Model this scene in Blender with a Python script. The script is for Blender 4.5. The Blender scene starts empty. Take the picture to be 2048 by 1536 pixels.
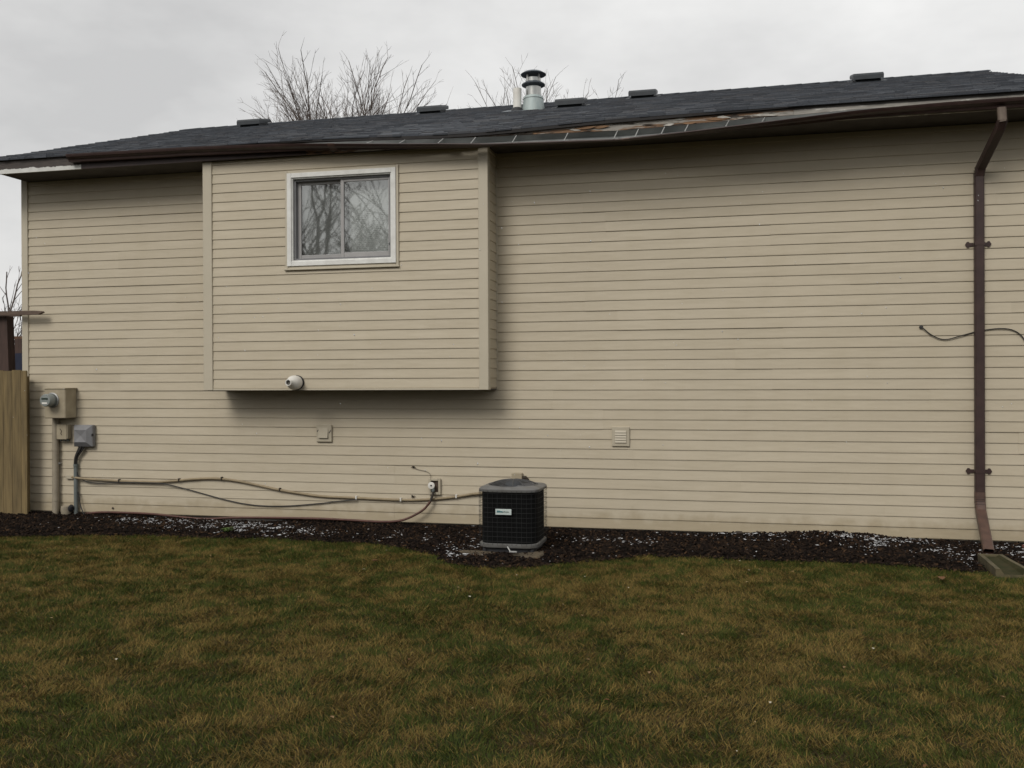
import bpy, math, random
import numpy as np
from mathutils import Vector, Matrix

R = math.radians
random.seed(7)
rng = np.random.default_rng(11)
scene = bpy.context.scene
COL = scene.collection

# ------------------------------------------------------------------ camera
cam_data = bpy.data.cameras.new('camera')
cam_data.sensor_width = 36.0
cam_data.lens = 36.0 * 1850.0 / 2048.0
cam_data.clip_start = 0.05
cam_data.clip_end = 2000.0
cam = bpy.data.objects.new('camera', cam_data)
COL.objects.link(cam)
_yaw, _pitch, _roll = 0.227586, -0.003304, -0.004424
_f = Vector((-math.sin(_yaw) * math.cos(_pitch), math.cos(_yaw) * math.cos(_pitch), math.sin(_pitch)))
_r0 = Vector((math.cos(_yaw), math.sin(_yaw), 0)); _u0 = _r0.cross(_f)
_r = _r0 * math.cos(_roll) + _u0 * math.sin(_roll)
_u = -_r0 * math.sin(_roll) + _u0 * math.cos(_roll)
_m = Matrix.Identity(4)
for i in range(3):
    _m[i][0], _m[i][1], _m[i][2] = _r[i], _u[i], -_f[i]
_m[0][3], _m[1][3], _m[2][3] = 0.0, -9.4774, 1.579
cam.matrix_world = _m
scene.camera = cam

# ------------------------------------------------------------------ sky, sun, exposure
SUN_EL, SUN_AZ = R(40), R(196)          # azimuth clockwise from +y: behind the camera, a little to the left, veiled by cloud
world = bpy.data.worlds.new('World')
scene.world = world
world.use_nodes = True
wn, wl = world.node_tree.nodes, world.node_tree.links
wn.clear()
w_out = wn.new('ShaderNodeOutputWorld')
w_bg = wn.new('ShaderNodeBackground'); w_bg.inputs['Strength'].default_value = 0.1
w_sky = wn.new('ShaderNodeTexSky'); w_sky.sky_type = 'NISHITA'; w_sky.sun_disc = False
w_sky.sun_elevation = SUN_EL; w_sky.sun_rotation = SUN_AZ
w_sky.air_density = 1.0; w_sky.dust_density = 3.0
w_tc = wn.new('ShaderNodeTexCoord')
w_map = wn.new('ShaderNodeMapping'); w_map.inputs['Scale'].default_value = (1.0, 1.0, 2.2); w_map.inputs['Location'].default_value = (0.35, 0.2, 0.0)
w_n = wn.new('ShaderNodeTexNoise'); w_n.inputs['Scale'].default_value = 1.7
w_n.inputs['Detail'].default_value = 6.0; w_n.inputs['Roughness'].default_value = 0.58
w_ramp = wn.new('ShaderNodeValToRGB')
w_ramp.color_ramp.elements[0].position = 0.36; w_ramp.color_ramp.elements[0].color = (0.93, 0.923, 0.905, 1)
w_ramp.color_ramp.elements[1].position = 0.69; w_ramp.color_ramp.elements[1].color = (0.60, 0.597, 0.592, 1)
w_sep = wn.new('ShaderNodeSeparateXYZ')
w_up = wn.new('ShaderNodeMapRange')            # an overcast sky is brighter overhead than at the horizon
w_up.inputs['From Min'].default_value = 0.0; w_up.inputs['From Max'].default_value = 1.0
w_up.inputs['To Min'].default_value = 8.3; w_up.inputs['To Max'].default_value = 9.3
w_mul = wn.new('ShaderNodeVectorMath'); w_mul.operation = 'SCALE'
w_mix = wn.new('ShaderNodeMix'); w_mix.data_type = 'RGBA'; w_mix.inputs['Factor'].default_value = 0.95
wl.new(w_tc.outputs['Generated'], w_map.inputs['Vector'])
wl.new(w_map.outputs['Vector'], w_n.inputs['Vector'])
wl.new(w_n.outputs['Fac'], w_ramp.inputs['Fac'])
wl.new(w_tc.outputs['Generated'], w_sep.inputs[0])
wl.new(w_sep.outputs['Z'], w_up.inputs['Value'])
wl.new(w_ramp.outputs['Color'], w_mul.inputs[0])
wl.new(w_up.outputs['Result'], w_mul.inputs['Scale'])
wl.new(w_sky.outputs['Color'], w_mix.inputs['A'])
wl.new(w_mul.outputs['Vector'], w_mix.inputs['B'])
wl.new(w_mix.outputs['Result'], w_bg.inputs['Color'])
wl.new(w_bg.outputs['Background'], w_out.inputs['Surface'])

sun_data = bpy.data.lights.new('sun', 'SUN')
sun_data.energy = 1.5
sun_data.angle = R(24)
sun_data.color = (1.0, 0.96, 0.90)
sun = bpy.data.objects.new('sun', sun_data)
COL.objects.link(sun)
_sd = Vector((math.sin(SUN_AZ) * math.cos(SUN_EL), math.cos(SUN_AZ) * math.cos(SUN_EL), math.sin(SUN_EL)))
sun.rotation_euler = (-_sd).to_track_quat('-Z', 'Y').to_euler()
sun.location = _sd * 30

vs = scene.view_settings
scene.display_settings.display_device = 'sRGB'
vs.view_transform = 'Standard'; vs.look = 'None'
vs.exposure = 0.25; vs.gamma = 1.0; vs.use_curve_mapping = False
scene.cycles.use_denoising = True
scene.cycles.denoiser = 'OPENIMAGEDENOISE'
scene.cycles.max_bounces = 6
scene.cycles.transparent_max_bounces = 12

# ------------------------------------------------------------------ materials
def nodes_of(name):
    m = bpy.data.materials.new(name); m.use_nodes = True
    nt = m.node_tree; nt.nodes.clear()
    o = nt.nodes.new('ShaderNodeOutputMaterial')
    b = nt.nodes.new('ShaderNodeBsdfPrincipled')
    nt.links.new(b.outputs[0], o.inputs[0])
    return m, nt, b

def noise(nt, vec, scale, detail=3.0, rough=0.55):
    n = nt.nodes.new('ShaderNodeTexNoise')
    n.inputs['Scale'].default_value = scale; n.inputs['Detail'].default_value = detail
    n.inputs['Roughness'].default_value = rough
    nt.links.new(vec, n.inputs['Vector'])
    return n.outputs['Fac']

def ramp(nt, fac, stops):
    r = nt.nodes.new('ShaderNodeValToRGB')
    e = r.color_ramp.elements
    while len(e) < len(stops): e.new(0.5)
    for el, (p, c) in zip(e, stops):
        el.position = p; el.color = (*c, 1) if len(c) == 3 else c
    nt.links.new(fac, r.inputs['Fac'])
    return r.outputs['Color']

def pos_vec(nt, scale=(1, 1, 1)):
    g = nt.nodes.new('ShaderNodeNewGeometry')
    mp = nt.nodes.new('ShaderNodeMapping'); mp.inputs['Scale'].default_value = scale
    nt.links.new(g.outputs['Position'], mp.inputs['Vector'])
    return mp.outputs['Vector']

def mul_col(nt, a, b, fac=1.0):
    mx = nt.nodes.new('ShaderNodeMix'); mx.data_type = 'RGBA'; mx.blend_type = 'MULTIPLY'
    mx.inputs['Factor'].default_value = fac
    for s, k in ((a, 'A'), (b, 'B')):
        if isinstance(s, tuple): mx.inputs[k].default_value = (*s, 1)
        else: nt.links.new(s, mx.inputs[k])
    return mx.outputs['Result']

def bump(nt, b, h, strength=0.3, dist=0.01):
    bp = nt.nodes.new('ShaderNodeBump'); bp.inputs['Strength'].default_value = strength
    bp.inputs['Distance'].default_value = dist
    nt.links.new(h, bp.inputs['Height']); nt.links.new(bp.outputs[0], b.inputs['Normal'])

def mat(name, c1, c2=None, scale=8.0, rough=0.6, vscale=(1, 1, 1), metal=0.0, spec=0.4, bump_s=0.0, bump_scale=None,
        detail=4.0, lo=0.35, hi=0.65, rand=0.0):
    m, nt, b = nodes_of(name)
    b.inputs['Roughness'].default_value = rough; b.inputs['Metallic'].default_value = metal
    b.inputs['Specular IOR Level'].default_value = spec
    v = pos_vec(nt, vscale)
    n = noise(nt, v, scale, detail)
    col = ramp(nt, n, [(lo, c1), (hi, c2 or tuple(x * 0.8 for x in c1))])
    if rand:
        oi = nt.nodes.new('ShaderNodeObjectInfo')
        rc = ramp(nt, oi.outputs['Random'], [(0, (1 - rand,) * 3), (1, (1, 1, 1))])
        col = mul_col(nt, col, rc)
    nt.links.new(col, b.inputs['Base Color'])
    if bump_s:
        bump(nt, b, noise(nt, v, bump_scale or scale * 4, 4), bump_s)
    return m

def siding_material():
    m, nt, b = nodes_of('vinyl_siding')
    b.inputs['Roughness'].default_value = 0.52; b.inputs['Specular IOR Level'].default_value = 0.35
    v = pos_vec(nt)
    base = ramp(nt, noise(nt, v, 0.9, 3), [(0.3, (0.456, 0.400, 0.302)), (0.7, (0.484, 0.426, 0.323))])
    vstreak = pos_vec(nt, (7.0, 7.0, 0.8))
    dirt = ramp(nt, noise(nt, vstreak, 1.0, 5, 0.65), [(0.3, (0.985, 0.984, 0.98)), (0.6, (1, 1, 1))])
    c = mul_col(nt, base, dirt)
    blot = ramp(nt, noise(nt, v, 3.4, 4, 0.6), [(0.32, (0.97, 0.965, 0.95)), (0.55, (1, 1, 1))])
    c = mul_col(nt, c, blot)
    oi = nt.nodes.new('ShaderNodeObjectInfo')
    c = mul_col(nt, c, ramp(nt, oi.outputs['Random'], [(0, (0.945, 0.94, 0.93)), (1, (1, 1, 1))]))
    # splash-back dirt just above the soil
    g = nt.nodes.new('ShaderNodeNewGeometry'); s = nt.nodes.new('ShaderNodeSeparateXYZ')
    nt.links.new(g.outputs['Position'], s.inputs[0])
    add = nt.nodes.new('ShaderNodeMath'); add.operation = 'MULTIPLY_ADD'
    nt.links.new(noise(nt, v, 6.0, 4), add.inputs[0]); add.inputs[1].default_value = -0.28
    nt.links.new(s.outputs['Z'], add.inputs[2])
    c = mul_col(nt, c, ramp(nt, add.outputs[0], [(-0.0, (0.80, 0.77, 0.71)), (0.10, (1, 1, 1))]))
    nt.links.new(c, b.inputs['Base Color'])
    bump(nt, b, noise(nt, pos_vec(nt, (1.1, 1.1, 5.0)), 1.6, 2), 0.22, 0.03)
    return m

M = {}
M['siding'] = siding_material()
M['trim'] = mat('vinyl_trim', (0.470, 0.423, 0.330), (0.440, 0.395, 0.305), 2.0, 0.5)
M['sheath'] = mat('sheathing', (0.33, 0.28, 0.21), None, 2.0, 0.8)
M['white_pvc'] = mat('white_pvc', (0.72, 0.71, 0.67), (0.62, 0.60, 0.55), 5.0, 0.45)
M['white_paint'] = mat('white_painted_wood', (0.70, 0.70, 0.67), (0.60, 0.595, 0.565), 9.0, 0.6, bump_s=0.15)
M['sash'] = mat('grey_window_sash', (0.33, 0.32, 0.315), (0.28, 0.275, 0.27), 6.0, 0.45)
M['jamb'] = mat('dark_window_jamb', (0.17, 0.17, 0.175), (0.14, 0.14, 0.145), 6.0, 0.5)
M['blind'] = mat('blind_slat', (0.55, 0.55, 0.54), (0.50, 0.50, 0.49), 3.0, 0.6)
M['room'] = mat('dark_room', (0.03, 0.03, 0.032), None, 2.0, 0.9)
M['soffit'] = mat('soffit_board', (0.085, 0.076, 0.069), (0.06, 0.053, 0.048), 6.0, 0.75)
M['brown'] = mat('brown_aluminium', (0.050, 0.029, 0.025), (0.036, 0.021, 0.019), 10.0, 0.45, spec=0.4)
M['bare_wood'] = mat('bare_split_wood', (0.23, 0.138, 0.075), (0.15, 0.085, 0.046), 9.0, 0.85, vscale=(1, 1, 14))
M['old_paint'] = mat('curled_old_paint', (0.42, 0.40, 0.36), (0.28, 0.265, 0.235), 14.0, 0.8)
M['rot_dark'] = mat('rotten_wood', (0.030, 0.024, 0.019), (0.055, 0.042, 0.032), 14.0, 0.9)
M['drip'] = mat('drip_edge_and_shade', (0.022, 0.019, 0.018), (0.014, 0.012, 0.012), 10.0, 0.6)  # black-brown metal, also standing in for shadow below the shingle edge
M['brown_worn'] = mat('brown_aluminium_worn', (0.095, 0.052, 0.038), (0.062, 0.035, 0.027), 12.0, 0.5, spec=0.5)
M['gutter_in'] = mat('gutter_inside', (0.27, 0.28, 0.275), (0.18, 0.188, 0.184), 7.0, 0.6, vscale=(0.5, 1, 1))
M['zinc'] = mat('zinc_strap', (0.36, 0.36, 0.35), (0.26, 0.26, 0.25), 20.0, 0.45, metal=0.3)
M['tan_metal'] = mat('worn_tan_metal', (0.17, 0.135, 0.105), (0.12, 0.09, 0.07), 14.0, 0.6)
M['galv'] = mat('galvanised_metal', (0.46, 0.46, 0.44), (0.36, 0.37, 0.36), 14.0, 0.32, metal=0.85)
M['galv_dull'] = mat('dull_galvanised', (0.30, 0.36, 0.36), (0.38, 0.43, 0.42), 16.0, 0.55, metal=0.2, vscale=(1, 1, .3))
M['cap_grey'] = mat('dark_grey_metal', (0.085, 0.10, 0.115), (0.07, 0.08, 0.095), 10.0, 0.5)
M['vent_grey'] = mat('roof_vent_metal', (0.028, 0.034, 0.040), (0.020, 0.024, 0.029), 12.0, 0.5)
M['rubber'] = mat('black_rubber', (0.022, 0.022, 0.024), None, 12.0, 0.6)
M['dark_cable'] = mat('black_cable', (0.020, 0.019, 0.018), (0.03, 0.028, 0.025), 20.0, 0.55)
M['beige_box'] = mat('beige_enamel', (0.36, 0.31, 0.22), (0.29, 0.245, 0.17), 9.0, 0.5)
M['beige_side'] = mat('beige_plastic', (0.43, 0.385, 0.295), (0.395, 0.35, 0.265), 7.0, 0.5)
M['beige_conduit'] = mat('painted_conduit', (0.30, 0.26, 0.195), (0.25, 0.215, 0.16), 9.0, 0.55)
M['tan_cable'] = mat('tan_conduit', (0.28, 0.22, 0.135), (0.21, 0.165, 0.10), 14.0, 0.6)
M['grey_plastic'] = mat('grey_plastic', (0.20, 0.20, 0.205), (0.165, 0.165, 0.17), 9.0, 0.5)
M['grey_conduit'] = mat('grey_conduit', (0.135, 0.15, 0.145), (0.10, 0.115, 0.11), 9.0, 0.5)
M['meter_glass'] = mat('meter_cover', (0.24, 0.26, 0.25), (0.20, 0.22, 0.21), 9.0, 0.15)
M['meter_dark'] = mat('meter_display', (0.03, 0.045, 0.035), None, 9.0, 0.3)
M['hose'] = mat('garden_hose', (0.10, 0.042, 0.03), (0.07, 0.03, 0.022), 20.0, 0.5)
M['hose_black'] = mat('garden_hose_black', (0.035, 0.032, 0.028), (0.05, 0.04, 0.032), 20.0, 0.45)
M['ac_dark'] = mat('coil_fins', (0.006, 0.0065, 0.0065), (0.004, 0.004, 0.004), 20.0, 0.8, spec=0.1, bump_s=0.5, bump_scale=160.0, vscale=(1, 1, 0.02))
M['ac_grey'] = mat('grey_enamel', (0.155, 0.155, 0.152), (0.11, 0.107, 0.10), 10.0, 0.45)
M['ac_wire'] = mat('coated_wire', (0.022, 0.022, 0.022), (0.014, 0.014, 0.014), 10.0, 0.6, spec=0.25)
M['ac_guard'] = mat('fan_guard_wire', (0.10, 0.10, 0.10), (0.07, 0.07, 0.07), 10.0, 0.4, metal=0.3)
M['plate'] = mat('name_plate', (0.50, 0.56, 0.54), (0.44, 0.50, 0.48), 20.0, 0.4)
M['teal'] = mat('teal_print', (0.02, 0.13, 0.15), None, 20.0, 0.5)
M['ink'] = mat('dark_green_print', (0.03, 0.07, 0.055), None, 20.0, 0.5)
M['brick_face'] = mat('rough_masonry', (0.10, 0.07, 0.05), (0.05, 0.035, 0.028), 60.0, 0.9, bump_s=0.5)
M['concrete'] = mat('concrete', (0.20, 0.185, 0.155), (0.13, 0.12, 0.10), 7.0, 0.9, bump_s=0.4, bump_scale=90)
M['moss'] = mat('mossy_basin', (0.030, 0.032, 0.014), (0.045, 0.040, 0.020), 12.0, 0.95, spec=0.1)
M['splash'] = mat('mossy_concrete', (0.105, 0.086, 0.046), (0.065, 0.056, 0.030), 9.0, 0.9, bump_s=0.4, bump_scale=90)
M['stone'] = mat('flagstone', (0.105, 0.08, 0.05), (0.055, 0.045, 0.03), 12.0, 0.85, bump_s=0.5, bump_scale=60)
M['foundation'] = mat('foundation', (0.10, 0.095, 0.085), (0.06, 0.055, 0.05), 9.0, 0.9)
M['cedar'] = mat('fence_wood', (0.205, 0.148, 0.066), (0.115, 0.083, 0.038), 3.0, 0.8, vscale=(9, 9, 0.7), bump_s=0.2, rand=0.25)
M['brown_wood'] = mat('stained_wood', (0.062, 0.036, 0.028), (0.04, 0.024, 0.019), 4.0, 0.75, vscale=(6, 6, 1))
M['beam_wood'] = mat('weathered_beam', (0.125, 0.088, 0.066), (0.08, 0.055, 0.042), 4.0, 0.8, vscale=(1, 6, 6))
M['deck_wood'] = mat('deck_wood', (0.12, 0.062, 0.034), (0.075, 0.04, 0.024), 4.0, 0.75, vscale=(6, 6, 1))
M['navy'] = mat('navy_fabric', (0.012, 0.017, 0.036), (0.017, 0.022, 0.045), 9.0, 0.8)
M['bark'] = mat('bare_bark', (0.145, 0.118, 0.104), (0.095, 0.078, 0.069), 7.0, 0.85)
M['leaf'] = mat('dead_leaf', (0.16, 0.075, 0.03), (0.10, 0.05, 0.022), 30.0, 0.8)
M['weed'] = mat('green_weed', (0.075, 0.12, 0.025), (0.05, 0.09, 0.02), 30.0, 0.6)
M['snow'] = mat('snow', (0.58, 0.585, 0.60), (0.36, 0.365, 0.375), 30.0, 0.7)
M['vine'] = mat('dry_stem', (0.035, 0.026, 0.018), None, 30.0, 0.8)
M['wire_grey'] = mat('thin_grey_wire', (0.20, 0.17, 0.13), None, 30.0, 0.5)

def shingle_material():
    m, nt, b = nodes_of('asphalt_shingle')
    b.inputs['Roughness'].default_value = 0.7; b.inputs['Specular IOR Level'].default_value = 0.4
    a = nt.nodes.new('ShaderNodeAttribute'); a.attribute_name = 'tone'
    v = pos_vec(nt)
    gr = ramp(nt, noise(nt, v, 90, 4, 0.7), [(0.3, (0.62, 0.62, 0.62)), (0.7, (1.35, 1.35, 1.35))])
    c = mul_col(nt, a.outputs['Color'], gr)
    nt.links.new(c, b.inputs['Base Color'])
    bump(nt, b, noise(nt, v, 140, 3), 0.5, 0.004)
    return m
M['shingle'] = shingle_material()

def fascia_material(name, kind):
    m, nt, b = nodes_of(name)
    b.inputs['Roughness'].default_value = 0.8
    v = pos_vec(nt, (1.2, 1, 9))
    wood = ramp(nt, noise(nt, pos_vec(nt, (1.5, 1, 30)), 2.0, 4), [(0.3, (0.125, 0.070, 0.038)), (0.7, (0.21, 0.122, 0.066))])
    paint = ramp(nt, noise(nt, v, 6.0, 4), [(0.3, (0.22, 0.205, 0.18)), (0.7, (0.34, 0.32, 0.285))])
    if kind == 'right': paint = ramp(nt, noise(nt, v, 6.0, 4), [(0.35, (0.25, 0.235, 0.21)), (0.7, (0.38, 0.36, 0.325))])
    dark = ramp(nt, noise(nt, v, 9.0, 4), [(0.3, (0.022, 0.018, 0.015)), (0.7, (0.055, 0.042, 0.032))] if kind != 'right' else [(0.3, (0.07, 0.06, 0.05)), (0.7, (0.13, 0.115, 0.10))])
    mk = noise(nt, pos_vec(nt, (0.7, 1, 9)), 2.2, 5, 0.65)
    mx = nt.nodes.new('ShaderNodeMix'); mx.data_type = 'RGBA'
    nt.links.new(ramp(nt, mk, [(0.50, (0, 0, 0)), (0.53, (1, 1, 1))] if kind != 'right' else [(0.36, (0, 0, 0)), (0.39, (1, 1, 1))]), mx.inputs['Factor'])
    nt.links.new(wood if kind != 'right' else dark, mx.inputs['A']); nt.links.new(paint, mx.inputs['B'])
    mk2 = noise(nt, pos_vec(nt, (1.4, 1, 12)), 3.1, 5, 0.65)
    mx2 = nt.nodes.new('ShaderNodeMix'); mx2.data_type = 'RGBA'
    nt.links.new(ramp(nt, mk2, [(0.56, (0, 0, 0)), (0.60, (1, 1, 1))] if kind != 'right' else [(0.60, (0, 0, 0)), (0.62, (1, 1, 1))]), mx2.inputs['Factor'])
    nt.links.new(mx.outputs['Result'], mx2.inputs['A'])
    if kind != 'right': nt.links.new(dark, mx2.inputs['B'])
    else: mx2.inputs['B'].default_value = (0.55, 0.54, 0.50, 1)
    nt.links.new(mx2.outputs['Result'], b.inputs['Base Color'])
    bump(nt, b, mk, 0.4, 0.01)
    return m
def white_fascia_material():
    m, nt, b = nodes_of('white_fascia')
    b.inputs['Roughness'].default_value = 0.7
    g = nt.nodes.new('ShaderNodeNewGeometry'); sx = nt.nodes.new('ShaderNodeSeparateXYZ'); nt.links.new(g.outputs['Position'], sx.inputs[0])
    ma = nt.nodes.new('ShaderNodeMath'); ma.operation = 'MULTIPLY_ADD'; ma.inputs[1].default_value = 0.09
    nt.links.new(noise(nt, pos_vec(nt, (1, 1, .4)), 6.5, 5, .65), ma.inputs[0]); nt.links.new(sx.outputs['Z'], ma.inputs[2])
    mr = nt.nodes.new('ShaderNodeMapRange'); mr.inputs['From Min'].default_value = 4.062; mr.inputs['From Max'].default_value = 4.068
    nt.links.new(ma.outputs[0], mr.inputs['Value'])
    mx = nt.nodes.new('ShaderNodeMix'); mx.data_type = 'RGBA'; nt.links.new(mr.outputs['Result'], mx.inputs['Factor'])
    nt.links.new(ramp(nt, noise(nt, pos_vec(nt), 9, 4), [(.3, (.62, .62, .59)), (.7, (.50, .50, .47))]), mx.inputs['A'])
    nt.links.new(ramp(nt, noise(nt, pos_vec(nt, (1, 1, 6)), 12, 4), [(.3, (.030, .025, .022)), (.7, (.065, .05, .042))]), mx.inputs['B'])
    nt.links.new(mx.outputs['Result'], b.inputs['Base Color'])
    return m
M['fascia_white'] = white_fascia_material()
M['fascia_rot'] = fascia_material('rotten_fascia', 'mid')
M['fascia_peel'] = fascia_material('peeling_fascia', 'right')

def attr_material(name, attr, rough=0.7, spec=0.3, trans=0.0):
    m, nt, b = nodes_of(name)
    b.inputs['Roughness'].default_value = rough; b.inputs['Specular IOR Level'].default_value = spec
    a = nt.nodes.new('ShaderNodeAttribute'); a.attribute_name = attr
    nt.links.new(a.outputs['Color'], b.inputs['Base Color'])
    return m
M['grass'] = attr_material('grass_blades', 'tone', 0.75, 0.15)
M['chips'] = attr_material('mulch_chips', 'tone', 0.9, 0.05)

def glass_material():
    m, nt, b = nodes_of('window_glass')
    nt.nodes.remove(b)
    o = [n for n in nt.nodes if n.type == 'OUTPUT_MATERIAL'][0]
    gl = nt.nodes.new('ShaderNodeBsdfGlossy'); gl.inputs['Roughness'].default_value = 0.02
    gl.inputs['Color'].default_value = (0.95, 0.97, 0.96, 1)
    tr = nt.nodes.new('ShaderNodeBsdfTransparent'); tr.inputs['Color'].default_value = (0.80, 0.83, 0.82, 1)
    fr = nt.nodes.new('ShaderNodeFresnel'); fr.inputs['IOR'].default_value = 1.52
    ma = nt.nodes.new('ShaderNodeMath'); ma.operation = 'MULTIPLY_ADD'
    ma.inputs[1].default_value = 1.9; ma.inputs[2].default_value = 0.20      # two panes of a coated double-glazed unit
    ma.use_clamp = True
    v = pos_vec(nt)
    bp = nt.nodes.new('ShaderNodeBump'); bp.inputs['Strength'].default_value = 0.006; bp.inputs['Distance'].default_value = 0.02
    nt.links.new(noise(nt, v, 5.0, 1), bp.inputs['Height']); nt.links.new(bp.outputs[0], gl.inputs['Normal'])
    mx = nt.nodes.new('ShaderNodeMixShader')
    nt.links.new(fr.outputs[0], ma.inputs[0]); nt.links.new(ma.outputs[0], mx.inputs[0])
    nt.links.new(tr.outputs[0], mx.inputs[1]); nt.links.new(gl.outputs[0], mx.inputs[2])
    nt.links.new(mx.outputs[0], o.inputs[0])
    return m
M['glass'] = glass_material()

def ground_material():
    m, nt, b = nodes_of('lawn_soil')
    b.inputs['Roughness'].default_value = 0.95; b.inputs['Specular IOR Level'].default_value = 0.1
    v = pos_vec(nt)
    c1 = ramp(nt, noise(nt, v, 3.2, 5, 0.6), [(0.38, (0.020, 0.026, 0.009)), (0.62, (0.055, 0.038, 0.018))])
    c2 = ramp(nt, noise(nt, v, 60, 4, 0.7), [(0.3, (0.45, 0.45, 0.45)), (0.7, (1.2, 1.2, 1.2))])
    nt.links.new(mul_col(nt, c1, c2), b.inputs['Base Color'])
    bump(nt, b, noise(nt, v, 45, 4), 0.8, 0.03)
    return m
M['ground'] = ground_material()
M['mulch'] = mat('mulch_soil', (0.012, 0.008, 0.006), (0.006, 0.0045, 0.004), 25.0, 0.95, spec=0.05, bump_s=0.8, bump_scale=50)

# ------------------------------------------------------------------ mesh helpers
class MB:
    """collects shapes and links them as ONE mesh object"""
    def __init__(self): self.v = []; self.f = []; self.mi = []; self.c = []
    def add(self, vs, fs, mi=0, col=None):
        o = len(self.v); self.v.extend([tuple(p) for p in vs])
        self.f.extend([tuple(i + o for i in f) for f in fs]); self.mi.extend([mi] * len(fs))
        if col is not None: self.c.extend([col] * len(vs))
        return self
    def box(self, x0, x1, y0, y1, z0, z1, mi=0, col=None):
        v = [(x0, y0, z0), (x1, y0, z0), (x1, y1, z0), (x0, y1, z0), (x0, y0, z1), (x1, y0, z1), (x1, y1, z1), (x0, y1, z1)]
        return self.add(v, [(0, 3, 2, 1), (4, 5, 6, 7), (0, 1, 5, 4), (1, 2, 6, 5), (2, 3, 7, 6), (3, 0, 4, 7)], mi, col)
    def bbox(self, x0, x1, y0, y1, z0, z1, b=0.004, mi=0):
        """box with chamfered edges"""
        vs = []; idx = {}
        for ix, sx in ((0, 1), (1, -1)):
            for iy, sy in ((0, 1), (1, -1)):
                for iz, sz in ((0, 1), (1, -1)):
                    X, Y, Z = (x0, x1)[ix], (y0, y1)[iy], (z0, z1)[iz]
                    for k in range(3):
                        p = [X + sx * b, Y + sy * b, Z + sz * b]; p[k] = (X, Y, Z)[k]
                        idx[(ix, iy, iz, k)] = len(vs); vs.append(tuple(p))
        fs = []
        for k in range(3):
            a, c = [i for i in range(3) if i != k]
            for s in (0, 1):
                q = []
                for ia, ic in ((0, 0), (1, 0), (1, 1), (0, 1)):
                    t = [0, 0, 0]; t[k] = s; t[a] = ia; t[c] = ic
                    q.append(idx[(*t, k)])
                fs.append(tuple(q))
        for k in range(3):                                   # edge chamfers, edges parallel to axis k
            a, c = [i for i in range(3) if i != k]
            for ia in (0, 1):
                for ic in (0, 1):
                    t0 = [0, 0, 0]; t0[a] = ia; t0[c] = ic; t1 = list(t0); t1[k] = 1
                    fs.append((idx[(*t0, a)], idx[(*t1, a)], idx[(*t1, c)], idx[(*t0, c)]))
        for ix in (0, 1):
            for iy in (0, 1):
                for iz in (0, 1):
                    fs.append(tuple(idx[(ix, iy, iz, k)] for k in range(3)))
        return self.add(vs, fs, mi)
    def tube(self, pts, r, n=8, cap=True, mi=0, col=None):
        pts = [Vector(p) for p in pts]
        rs = r if isinstance(r, (list, tuple)) else [r] * len(pts)
        vs = []; prev = None
        for i, p in enumerate(pts):
            t = (pts[min(i + 1, len(pts) - 1)] - pts[max(i - 1, 0)])
            if t.length < 1e-9: t = Vector((0, 0, 1))
            t.normalize()
            if prev is None:
                a = Vector((0, 0, 1)) if abs(t.z) < 0.9 else Vector((1, 0, 0))
                u = t.cross(a).normalized()
            else:
                u = (prev - t * prev.dot(t))
                u = u.normalized() if u.length > 1e-6 else t.orthogonal().normalized()
            prev = u; w = t.cross(u)
            for k in range(n):
                an = 2 * math.pi * k / n
                vs.append(p + (u * math.cos(an) + w * math.sin(an)) * rs[i])
        fs = []
        for i in range(len(pts) - 1):
            for k in range(n):
                fs.append((i * n + k, i * n + (k + 1) % n, (i + 1) * n + (k + 1) % n, (i + 1) * n + k))
        if cap:
            fs.append(tuple(range(n - 1, -1, -1))); fs.append(tuple((len(pts) - 1) * n + k for k in range(n)))
        return self.add(vs, fs, mi, col)
    def lathe(self, prof, n=24, c=(0, 0, 0), axis=None, mi=0, close=True):
        """prof: (radius, height) pairs, turned about the axis through c"""
        ax = Vector(axis or (0, 0, 1)).normalized(); u = ax.orthogonal().normalized(); w = ax.cross(u); c = Vector(c)
        vs = []
        for r, h in prof:
            for k in range(n):
                a = 2 * math.pi * k / n
                vs.append(c + ax * h + (u * math.cos(a) + w * math.sin(a)) * r)
        fs = []
        for i in range(len(prof) - 1):
            for k in range(n):
                fs.append((i * n + k, i * n + (k + 1) % n, (i + 1) * n + (k + 1) % n, (i + 1) * n + k))
        if close:
            fs.append(tuple(range(n - 1, -1, -1))); fs.append(tuple((len(prof) - 1) * n + k for k in range(n)))
        return self.add(vs, fs, mi)
    def prism(self, poly, d0, d1, plane='xz', mi=0):
        """polygon in a plane extruded between two values of the third axis"""
        def P(a, b, d): return {'xz': (a, d, b), 'xy': (a, b, d), 'yz': (d, a, b)}[plane]
        n = len(poly)
        vs = [P(a, b, d0) for a, b in poly] + [P(a, b, d1) for a, b in poly]
        fs = [tuple(range(n - 1, -1, -1)), tuple(range(n, 2 * n))] + [(i, (i + 1) % n, n + (i + 1) % n, n + i) for i in range(n)]
        return self.add(vs, fs, mi)
    def mesh(self, name, mats, smooth=False):
        me = bpy.data.meshes.new(name)
        me.from_pydata(self.v, [], self.f)
        for m in (mats if isinstance(mats, list) else [mats]): me.materials.append(m)
        if isinstance(mats, list) and len(mats) > 1: me.polygons.foreach_set('material_index', self.mi)
        if self.c:
            ca = me.color_attributes.new('tone', 'FLOAT_COLOR', 'POINT')
            ca.data.foreach_set('color', np.array([(*c, 1.0) for c in self.c], dtype=np.float32).ravel())
        me.update()
        import bmesh
        if len(self.f) < 60000:
            bm = bmesh.new(); bm.from_mesh(me); bmesh.ops.recalc_face_normals(bm, faces=bm.faces); bm.to_mesh(me); bm.free()
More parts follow.
